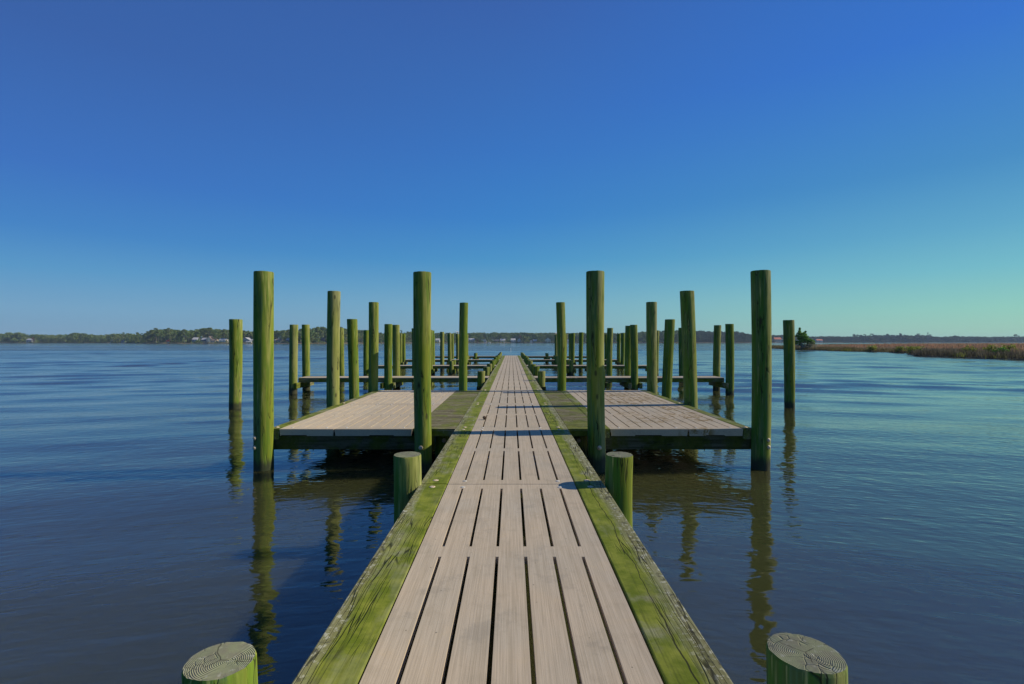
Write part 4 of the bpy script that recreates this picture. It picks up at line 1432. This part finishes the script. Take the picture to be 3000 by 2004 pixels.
def house(px0, px1, ytop, ybase, wall, roof, label, back=6.0, porch=False, gable="side", storeys=1):
    D = shore_d((px0 + px1) / 2) + back
    x0, x1 = wx(px0, D), wx(px1, D)
    zb = 0.9
    zt = wz(ytop, D)
    H = zt - zb
    W = x1 - x0
    dep = max(7.0, min(11.0, W * 0.8))
    ev = zb + H * (0.62 if gable == "side" else 0.55)
    root = empty("shore_house", ((x0 + x1) / 2, D, zb))
    tag(root, label, "house", "houses on the far shore")
    mb = MB()
    if gable == "side":
        mb.box(x0, x1, D, D + dep, zb - 1.0, ev)
        mb.add([(x0, D + 0.01, ev), (x0, D + dep - 0.01, ev), (x0, D + dep / 2, zt - 0.2), (x1, D + 0.01, ev), (x1, D + dep - 0.01, ev), (x1, D + dep / 2, zt - 0.2)], [(0, 1, 2), (3, 5, 4)])
    else:
        mb.prism([(x0, zb - 1.0), (x1, zb - 1.0), (x1, ev), ((x0 + x1) / 2, zt - 0.2), (x0, ev)], D, D + dep)
    mb.build("wall", paint(wall, HC[wall]), root)
    mb = MB()
    o = 0.5
    if gable == "side":
        for a, b in ((D - o, ev - 0.1), (D + dep + o, ev - 0.1)):
            m_ = D + dep / 2
            mb.add([(x0 - o, a, b), (x1 + o, a, b), (x1 + o, m_, zt), (x0 - o, m_, zt), (x0 - o, a, b - 0.25), (x1 + o, a, b - 0.25), (x1 + o, m_, zt - 0.25), (x0 - o, m_, zt - 0.25)],
                   [(0, 1, 2, 3), (7, 6, 5, 4), (0, 4, 5, 1), (1, 5, 6, 2), (2, 6, 7, 3), (3, 7, 4, 0)])
    else:
        m_ = (x0 + x1) / 2
        for xa in (x0 - o, x1 + o):
            mb.add([(xa, D - o, ev - 0.3), (xa, D + dep + o, ev - 0.3), (m_, D + dep + o, zt), (m_, D - o, zt), (xa, D - o, ev - 0.55), (xa, D + dep + o, ev - 0.55), (m_, D + dep + o, zt - 0.25), (m_, D - o, zt - 0.25)],
                   [(0, 1, 2, 3), (7, 6, 5, 4), (0, 4, 5, 1), (1, 5, 6, 2), (2, 6, 7, 3), (3, 7, 4, 0)])
    mb.build("roof", paint(roof, RC[roof]), root)
    nw = max(2, int(W / 3.2))
    for st in range(storeys):
        for k in range(nw):
            cx_ = x0 + W * (k + 0.5) / nw
            z0 = zb + (ev - zb) * (st + 0.35) / storeys
            z1 = zb + (ev - zb) * (st + 0.80) / storeys
            mb = MB()
            mb.box(cx_ - 0.55, cx_ + 0.55, D - 0.06, D + 0.02, z0, z1)
            mb.build("window", glass, root)
    if porch:
        mb = MB()
        pz = zb + (ev - zb) * 0.5
        mb.box(x0 + 0.3, x1 - 0.3, D - 3.0, D - 0.08, pz - 0.2, pz)
        for k in range(4):
            xx = x0 + 0.6 + (W - 1.2) * k / 3
            mb.box(xx - 0.12, xx + 0.12, D - 2.9, D - 2.66, zb - 1.0, pz - 0.201)
        mb.build("porch", paint("white", HC["white"]), root)
    return root


house(77, 92, 991, 1002, "grey", "grey_roof", "small grey house left of the rust-red tree on the far left shore")
house(322, 332, 996, 1002, "tan", "brown_roof", "small tan hut with a bright end wall, alone on the far left shore", 3, gable="front")
house(355, 368, 995, 1002, "grey", "dark_roof", "low dark-roofed cottage right of the small tan hut", 8)
house(563, 577, 988, 1002, "bluegrey", "light_roof", "blue-grey house with pale roof, half hidden by a low tree", 9)
house(590, 603, 989, 1002, "darkblue", "grey_roof", "dark blue house left of the tall cream house", 8, True, storeys=2)
house(605, 619, 984.5, 1002, "cream", "brown_roof", "tall cream house in the middle of the left shore's cluster", 11, True, "front", 3)
house(616, 631, 992, 1002, "tan", "brown_roof", "lower tan house joined to the tall cream house's right", 4, True, storeys=1)
house(641, 660, 991, 1002, "white", "light_roof", "white house with pale roof next right of the tan house", 8, True, storeys=2)
house(705, 731, 988, 1002, "bluegrey", "grey_roof", "wide blue-grey house beside the mossy front piling", 12, True, "front", 2)
house(721, 736, 998, 1004, "white", "light_roof", "low white boathouse in front of the wide blue-grey house", 0.5)
house(737, 745, 993, 1002, "white", "light_roof", "small white house just left of the tall mossy corner piling", 8)
house(797, 802, 994, 1002, "white", "light_roof", "narrow white house just right of the tall mossy corner piling", 8, gable="front")
house(807, 822, 992, 1002, "tan", "brown_roof", "low tan house with lit end wall near the first finger pier", 6)
house(838, 846, 990, 1002, "darkblue", "grey_roof", "dark blue house in the trees left of the finger pier pilings", 8)
house(940, 960, 990, 1003, "darkblue", "dark_roof", "dark house under pines beside the platform's middle piling", 10)
house(1276, 1288, 991, 1002, "white", "light_roof", "white house seen between slim left-hand pilings", 8, True)
house(1373, 1391, 990.5, 1001.5, "tan", "light_roof", "wide tan two-storey house right of the platform's inner back piling", 8, True, storeys=2)
house(1417, 1425, 993, 1001, "white", "light_roof", "little white cottage with a pointed front left of the walkway's end", 4, gable="front")
house(1449, 1462, 994, 1001, "brown", "dark_roof", "dark brown low house above the walkway's left edge", 6)
house(1466, 1480, 992, 1001, "cream", "light_roof", "cream house with porch next right of the dark brown house", 6, True)
house(1497, 1510, 991, 1001.5, "white", "light_roof", "white house with pale roof directly beyond the walkway's end", 8, True, storeys=2)
house(1516, 1527, 990, 1001.5, "white", "light_roof", "bright white two-storey house right of the walkway's end", 6, False, "front", 2)
house(1552, 1560, 995.5, 1001, "white", "light_roof", "small pale cottage right of the bright white two-storey house", 4, gable="front")
house(1562, 1572, 994, 1001, "bluegrey", "light_roof", "low blue-grey house right of the small pale cottage", 6)
house(1598, 1613, 989, 1001.5, "cream", "light_roof", "pale two-storey house left of the gull's piling", 8, True, "front", 2)
house(1658, 1666, 994, 1001, "white", "light_roof", "white house peeping between the right-hand finger pilings", 6)
house(1786, 1793, 992.5, 1001, "cream", "grey_roof", "cream house far right, in the gap beside the platform's inner piling", 6)
house(2270, 2290, 988, 997, "tan", "red_roof", "red-roofed house on the wooded point left of the cedar", 6)
house(2394, 2411, 993, 999, "white", "red_roof", "long red-roofed pale house just right of the cedar", 6)

# red hut on a small jetty
hD = shore_d(490) - 6
hx = wx(490, hD)
hut = tag(empty("red_hut", (hx, hD, 0)), "small hut with a bright red pointed roof on a jetty", "hut")
mb = MB()
for a in (-1.7, 1.5):
    for b in (0.0, 2.8):
        mb.box(hx + a, hx + a + 0.2, hD + b, hD + b + 0.2, -1.0, 2.6)
mb.box(hx - 1.8, hx + 1.8, hD - 0.1, hD + 3.1, 0.9, 1.15)
mb.box(hx - 1.5, hx + 1.3, hD + 2.4, hD + 2.6, 1.16, 2.6)
mb.build("frame", paint("white", HC["white"]), hut)
mb = MB()
mb.add([(hx - 2.1, hD - 0.4, 2.55), (hx + 2.1, hD - 0.4, 2.55), (hx + 2.1, hD + 3.4, 2.55), (hx - 2.1, hD + 3.4, 2.55), (hx - 0.5, hD + 1.5, 5.0), (hx + 0.5, hD + 1.5, 5.0)],
       [(0, 1, 5, 4), (1, 2, 5), (2, 3, 4, 5), (3, 0, 4), (3, 2, 1, 0)])
mb.build("roof", plain("bright_red_canvas", (0.90, 0.08, 0.035), 0.7, 0.2, 0.1, 1.0), hut)


def jetty(px, length, label):
    D1 = shore_d(px)
    x = wx(px, D1)
    j = tag(empty("jetty", (x, D1 - length / 2, 0)), label, "jetty", "jetties on the far shore")
    mb = MB()
    mb.box(x - 0.9, x + 0.9, D1 - length, D1 + 2.5, 0.9, 1.1)
    mb.build("deck", M["timber_y"], j)
    mb = MB()
    n = int(length / 4)
    for k in range(n + 1):
        for sx in (-0.8, 0.8):
            mb.tube((x + sx, D1 - length + 4 * k + 0.2, -1), (x + sx, D1 - length + 4 * k + 0.2, 1.9), 0.14, 0.14, 6)
    mb.build("posts", M["bark"], j)


jetty(500, 16, "low jetty just right of the red hut")
jetty(633, 18, "jetty in front of the lower tan house")
jetty(664, 14, "jetty right of the white house in the left shore's cluster")
jetty(735, 20, "jetty beside the low white boathouse")
jetty(905, 18, "low jetty on the shore left of the platform's middle piling")
jetty(1400, 20, "jetty right of the wide tan two-storey house")
jetty(1535, 22, "jetty right of the bright white two-storey house")

# white boat on the far shore
bD = shore_d(1433) - 4
bx_ = wx(1433, bD)
mb = MB()
hull = []
for t, w, zt_ in ((-3.2, 0.95, 0.95), (-1.0, 1.15, 0.95), (1.5, 0.95, 1.05), (3.0, 0.15, 1.25)):
    hull.append([(bx_ + t, bD - w, zt_), (bx_ + t, bD - w * 0.55, -0.15), (bx_ + t, bD + w * 0.55, -0.15), (bx_ + t, bD + w, zt_)])
hv = [q for r in hull for q in r]
hf = []
for i in range(3):
    for k in range(3):
        hf.append((i * 4 + k, (i + 1) * 4 + k, (i + 1) * 4 + k + 1, i * 4 + k + 1))
    hf.append((i * 4 + 3, (i + 1) * 4 + 3, (i + 1) * 4, i * 4))
hf += [(0, 1, 2, 3), (15, 14, 13, 12)]
mb.add(hv, hf)
boat = mb.build("motor_boat", M["white_paint"], None, (bx_, bD, 0))
tag(boat, "small white motor boat at the shore right of the little white cottage", "boat")
mb = MB()
mb.box(bx_ - 1.2, bx_ + 0.6, bD - 0.7, bD + 0.7, 1.03, 2.1)
mb.build("cabin", M["white_paint"], boat, bevel=0.1)

# ------------------------------------------------------------------ marsh on the right
EDGE = [(49, 20), (52, 36), (55, 53), (55.5, 68), (60, 74), (68, 85), (70, 96), (69, 104), (70, 113), (71, 124), (76, 140), (82, 158)]
BACK = [(92, 168), (105, 180), (150, 230), (240, 330), (420, 520)]
poly = EDGE + BACK + [(560, 520), (300, 20)]
P2 = np.array(poly, dtype=float)


def inside(pts):
    x, y = pts[:, 0], pts[:, 1]
    r = np.zeros(len(pts), bool)
    n = len(P2)
    j = n - 1
    for i in range(n):
        xi, yi = P2[i]
        xj, yj = P2[j]
        c = ((yi > y) != (yj > y)) & (x < (xj - xi) * (y - yi) / (yj - yi + 1e-12) + xi)
        r ^= c
        j = i
    return r


def edge_dist(pts):
    best = np.full(len(pts), 1e9)
    line = np.array(EDGE + BACK, dtype=float)
    for a, b in zip(line[:-1], line[1:]):
        d = b - a
        t = np.clip(((pts - a) @ d) / (d @ d), 0, 1)
        q = a + t[:, None] * d
        best = np.minimum(best, np.linalg.norm(pts - q, axis=1))
    return best


# ground: triangulated from the outline with a sloping bank
mb = MB()
outer = EDGE + BACK
n = len(outer)
ctr = (230.0, 180.0)
ringv = []
for (x, y) in outer:
    dx_, dy_ = ctr[0] - x, ctr[1] - y
    L = math.hypot(dx_, dy_)
    for off, z in ((-0.6, -0.3), (0.5, 0.10), (6.0, 0.25), (30.0, 0.40)):
        ringv.append((x + dx_ / L * off, y + dy_ / L * off, z))
gf = []
for i in range(n - 1):
    for j in range(3):
        a = i * 4 + j
        gf.append((a, a + 1, a + 5, a + 4))
cidx = len(ringv)
ringv += [(300, 20, 0.4), (560, 520, 0.4)]
gf.append(tuple(i * 4 + 3 for i in range(n)) + (cidx + 1, cidx))
mb.add(ringv, gf)
tag(mb.build("marsh_bank", M["mud"]), "low muddy marsh bank on the right", "marsh", kind="structure")


def fbm(pts, s, seed):
    return np.array([mnoise.fractal((p[0] * s + seed, p[1] * s, seed * 1.7), 1.0, 2.0, 3) for p in pts])


def blades(pts, hgt, wid, cols, rng, ground):
    """tufts: each blade a tapering leaning quad"""
    n = len(pts)
    a = rng.uniform(0, 2 * np.pi, n)
    ux, uy = np.cos(a) * wid / 2, np.sin(a) * wid / 2
    la = rng.uniform(0, 2 * np.pi, n)
    lean = hgt * rng.uniform(0.02, 0.45, n)
    lx, ly = np.cos(la) * lean, np.sin(la) * lean
    z0 = ground
    v = np.empty((n, 4, 3))
    v[:, 0] = np.c_[pts[:, 0] - ux, pts[:, 1] - uy, z0]
    v[:, 1] = np.c_[pts[:, 0] + ux, pts[:, 1] + uy, z0]
    v[:, 2] = np.c_[pts[:, 0] + ux * 0.35 + lx, pts[:, 1] + uy * 0.35 + ly, z0 + hgt]
    v[:, 3] = np.c_[pts[:, 0] - ux * 0.35 + lx, pts[:, 1] - uy * 0.35 + ly, z0 + hgt]
    t = np.repeat(cols[:, None, :], 4, axis=1)
    return v.reshape(-1, 3), t.reshape(-1, 4)


def ground_z(pts):
    e = edge_dist(pts)
    return np.interp(e, [0, 0.6, 6, 30], [-0.05, 0.10, 0.25, 0.40])


def marsh_grass():
    rng = np.random.default_rng(21)
    P = []
    # dense along the water's edge, thinner behind
    line = np.array(EDGE + BACK[:3], dtype=float)
    for a, b in zip(line[:-1], line[1:]):
        L = np.linalg.norm(b - a)
        m = int(L * 190)
        t = rng.uniform(0, 1, m)[:, None]
        q = a + (b - a) * t
        nrm = np.array([(b - a)[1], -(b - a)[0]]) / L
        q = q + nrm * (rng.exponential(4.0, m)[:, None] + 0.3)
        P.append(q)
    bx = np.c_[rng.uniform(50, 200, 60000), rng.uniform(20, 260, 60000)]
    P.append(bx)
    bx = np.c_[rng.uniform(80, 480, 30000), rng.uniform(60, 470, 30000)]
    P.append(bx)
    P = np.concatenate(P)
    P = P[inside(P)]
    e = edge_dist(P)
    n1 = fbm(P, 0.06, 3.0)
    n2 = fbm(P, 0.45, 9.0)
    n3 = fbm(P, 1.3, 5.0)
    h = 0.54 + 0.22 * n1 + 0.30 * n2 + 0.22 * n3
    h += np.where((P[:, 1] < 84) & (e < 22), 0.28, 0.0)
    h *= np.interp(e, [0, 1.5, 4], [0.55, 0.9, 1.0])
    h = np.clip(h, 0.2, 1.5) * rng.uniform(0.6, 1.15, len(P))
    far = np.linalg.norm(P, axis=1)
    h = np.where(far > 170, np.minimum(h, 1.0) + 0.12, h)
    h += np.where((P[:, 0] > 95) & (far < 240), 0.35, 0.0) * np.interp(P[:, 0] / P[:, 1], [0.78, 1.0], [0, 1])
    w = np.interp(far, [50, 120, 300], [0.045, 0.07, 0.16])
    grey = np.array([0.25, 0.21, 0.15])
    straw = np.array([0.40, 0.31, 0.19])
    pink = np.array([0.56, 0.29, 0.17])
    olive = np.array([0.19, 0.165, 0.075])
    dark = np.array([0.085, 0.080, 0.058])
    green = np.array([0.24, 0.29, 0.025])
    c = grey + (straw - grey) * np.clip(0.5 + 0.9 * n2, 0, 1)[:, None]
    c = c + (pink - c) * (np.clip(0.45 + 1.3 * n1, 0, 1) * np.interp(e, [3, 10], [0, 1]))[:, None]
    lowz = np.interp(e, [0.3, 2.5], [1, 0])[:, None]
    near = (P[:, 1] < 85)[:, None]
    c = c + (np.where(near, dark * 1.5, olive) - c) * np.interp(e, [2.5, 11], [0.92, 0])[:, None]
    edge_green = (np.clip(fbm(P, 0.16, 17.0) * 2.6 - 0.25, 0, 1))[:, None] * lowz
    c = c + (green - c) * edge_green
    c *= (rng.uniform(0.40, 0.86, len(P)) * np.clip(1 + 0.8 * n3, 0.5, 1.5))[:, None]
    cols = np.c_[np.clip(c, 0.01, 0.75), np.ones(len(P))]
    v, t = blades(P, h, w, cols, rng, ground_z(P))
    me = mesh_from_arrays("marsh_grass", v, np.arange(len(v)).reshape(-1, 4), M["blade"], t)
    o = bpy.data.objects.new("marsh_grass", me)
    COL.objects.link(o)
    tag(o, "brown and pinkish dry marsh grass with green tufts at the water", "grass", kind="stuff")


marsh_grass()


def shrub(x, y, w, h, leaf, label, seed, n=420, size=0.09):
    rng = np.random.default_rng(seed)
    d = rng.normal(size=(n, 3))
    d /= np.linalg.norm(d, axis=1)[:, None]
    r = rng.uniform(0.3, 1.0, size=(n, 1)) ** 0.5
    lob = 1 + 0.30 * np.sin(3 * np.arctan2(d[:, 1], d[:, 0]) + seed) + 0.25 * np.sin(5 * d[:, 2] * 2 + seed)
    c = d * r * lob[:, None] * [w / 2, w / 2.4, h / 2] + [0, 0, h * 0.55]
    c = c[c[:, 2] > 0.02]
    V = clump_quads(c, size, rng)
    root = empty("marsh_shrub", (x, y, 0.2))
    o = bpy.data.objects.new("foliage", mesh_from_arrays("foliage", V, np.arange(len(V)).reshape(-1, 4), M[leaf]))
    COL.objects.link(o)
    o.parent = root
    mb = MB()
    rg = random.Random(seed)
    for k in range(6):
        a = rg.uniform(0, 6.28)
        mb.tube((x, y, 0.1), (x + w * 0.25 * math.cos(a), y + w * 0.2 * math.sin(a), 0.2 + h * 0.7), 0.03, 0.012, 5)
    mb.build("stems", M["bark"], root)
    return tag(root, label, "shrub", "shrubs on the marsh")


def at_px(px, D):
    return wx(px, D), D


sx, sy = at_px(2370, 121)
shrub(*at_px(2368, 121), 4.6, 1.55, "leaf_sage", "grey-green rounded shrub just right of the cedar", 31, 700, 0.11)
shrub(*at_px(2556, 97), 1.7, 1.0, "leaf_lime", "small lime shrub by the dark gap in the grass", 32)
shrub(*at_px(2637, 88), 1.3, 0.95, "leaf_lime", "lime shrub left of the near grassy bank", 33)
shrub(*at_px(2678, 78), 2.2, 1.05, "leaf_lime", "wide yellow-green shrub over the near bank's tip", 34, 600)
shrub(*at_px(2838, 64), 1.7, 1.10, "leaf_lime", "yellow-green shrub midway along the near bank", 35, 500)
shrub(*at_px(2902, 62), 1.4, 1.20, "leaf_lime", "pale shrub left of the bright green one on the near bank", 36)
shrub(*at_px(2936, 60), 1.5, 0.95, "leaf_cedar", "bright green low shrub on the near bank", 37, 500)
shrub(*at_px(2958, 64), 1.7, 1.30, "leaf_lime", "tall pale yellow shrub right of the bright green one", 38, 560)

# cedar
cx0, cy0 = at_px(2349, 122)
ced = tag(empty("cedar_tree", (cx0, cy0, 0.2)), "ragged dark green cedar on the marsh point behind a lone piling", "tree")
rng = np.random.default_rng(55)
lobes = []
for k in range(34):
    t = rng.uniform(0, 1)
    z = 0.7 + 3.2 * t
    r = (2.5 * (1 - t) ** 0.8 + 0.35)
    a = rng.uniform(0, 6.28)
    q = r * rng.uniform(0.3, 1.0)
    lobes.append((q * np.cos(a) + 0.5 * (1 - t), q * np.sin(a), z, rng.uniform(0.35, 0.75), rng.uniform(0.22, 0.42)))
for k in range(16):
    z = rng.uniform(0.9, 2.6)
    lobes.append((rng.uniform(0.3, 2.7 - 0.45 * z), rng.uniform(-1.2, 1.2), z, rng.uniform(0.5, 0.85), rng.uniform(0.3, 0.5)))
lobes += [(-0.55, 0, 4.4, 0.35, 0.3), (-0.45, 0.1, 5.0, 0.22, 0.3), (-0.75, 0, 3.9, 0.5, 0.3), (0.35, 0, 3.9, 0.3, 0.28), (1.05, 0.2, 4.3, 0.2, 0.22), (0.85, 0, 3.6, 0.4, 0.3), (-1.2, 0, 3.3, 0.5, 0.35)]
L = np.array(lobes)
nL = 6000
pick = rng.integers(0, len(L), nL)
dv = rng.normal(size=(nL, 3))
dv /= np.linalg.norm(dv, axis=1)[:, None]
cc = L[pick, :3] + dv * (rng.uniform(0.2, 1.1, size=(nL, 1)) ** 0.6) * np.stack([L[pick, 3], L[pick, 3], L[pick, 4]], axis=1)
V = clump_quads(cc, 0.12, rng)
o = bpy.data.objects.new("crown", mesh_from_arrays("crown", V, np.arange(len(V)).reshape(-1, 4), M["leaf_cedar"]))
COL.objects.link(o)
o.parent = ced
mb = MB()
mb.tube((cx0, cy0, 0.0), (cx0 - 0.3, cy0, 2.4), 0.20, 0.12, 8)
mb.tube((cx0 - 0.3, cy0, 2.4), (cx0 - 0.45, cy0, 5.0), 0.12, 0.03, 7)
for k in range(10):
    z = 0.7 + 0.36 * k
    a = k * 2.4
    mb.tube((cx0 - 0.2, cy0, z), (cx0 - 0.2 + (2.2 - 0.17 * k) * math.cos(a), cy0 + (2.2 - 0.17 * k) * math.sin(a), z + 0.5), 0.05, 0.015, 5)
mb.tube((cx0 + 0.4, cy0, 2.4), (cx0 + 1.05, cy0, 4.4), 0.05, 0.015, 5)
mb.build("trunk", M["bark"], ced)

# ------------------------------------------------------------------ haze
HAZE = 0.00012
if HAZE > 0:
    hm = bpy.data.materials.new("haze_air")
    hm.use_nodes = True
    nt = hm.node_tree
    nt.nodes.remove(nt.nodes["Principled BSDF"])
    pv = nt.nodes.new("ShaderNodeVolumePrincipled")
    pv.inputs["Color"].default_value = (0.55, 0.74, 0.98, 1)
    pv.inputs["Density"].default_value = HAZE
    pv.inputs["Anisotropy"].default_value = 0.0
    nt.links.new(pv.outputs[0], nt.nodes["Material Output"].inputs["Volume"])
    mb = MB()
    mb.box(-3000, 3000, -80, 2500, -1.5, 34)
    hz = mb.build("haze", hm)
    tag(hz, "thin pale blue haze over the lake", "haze", kind="stuff")

scene.cycles.max_bounces = 6
scene.cycles.volume_bounces = 0
scene.cycles.use_denoising = True
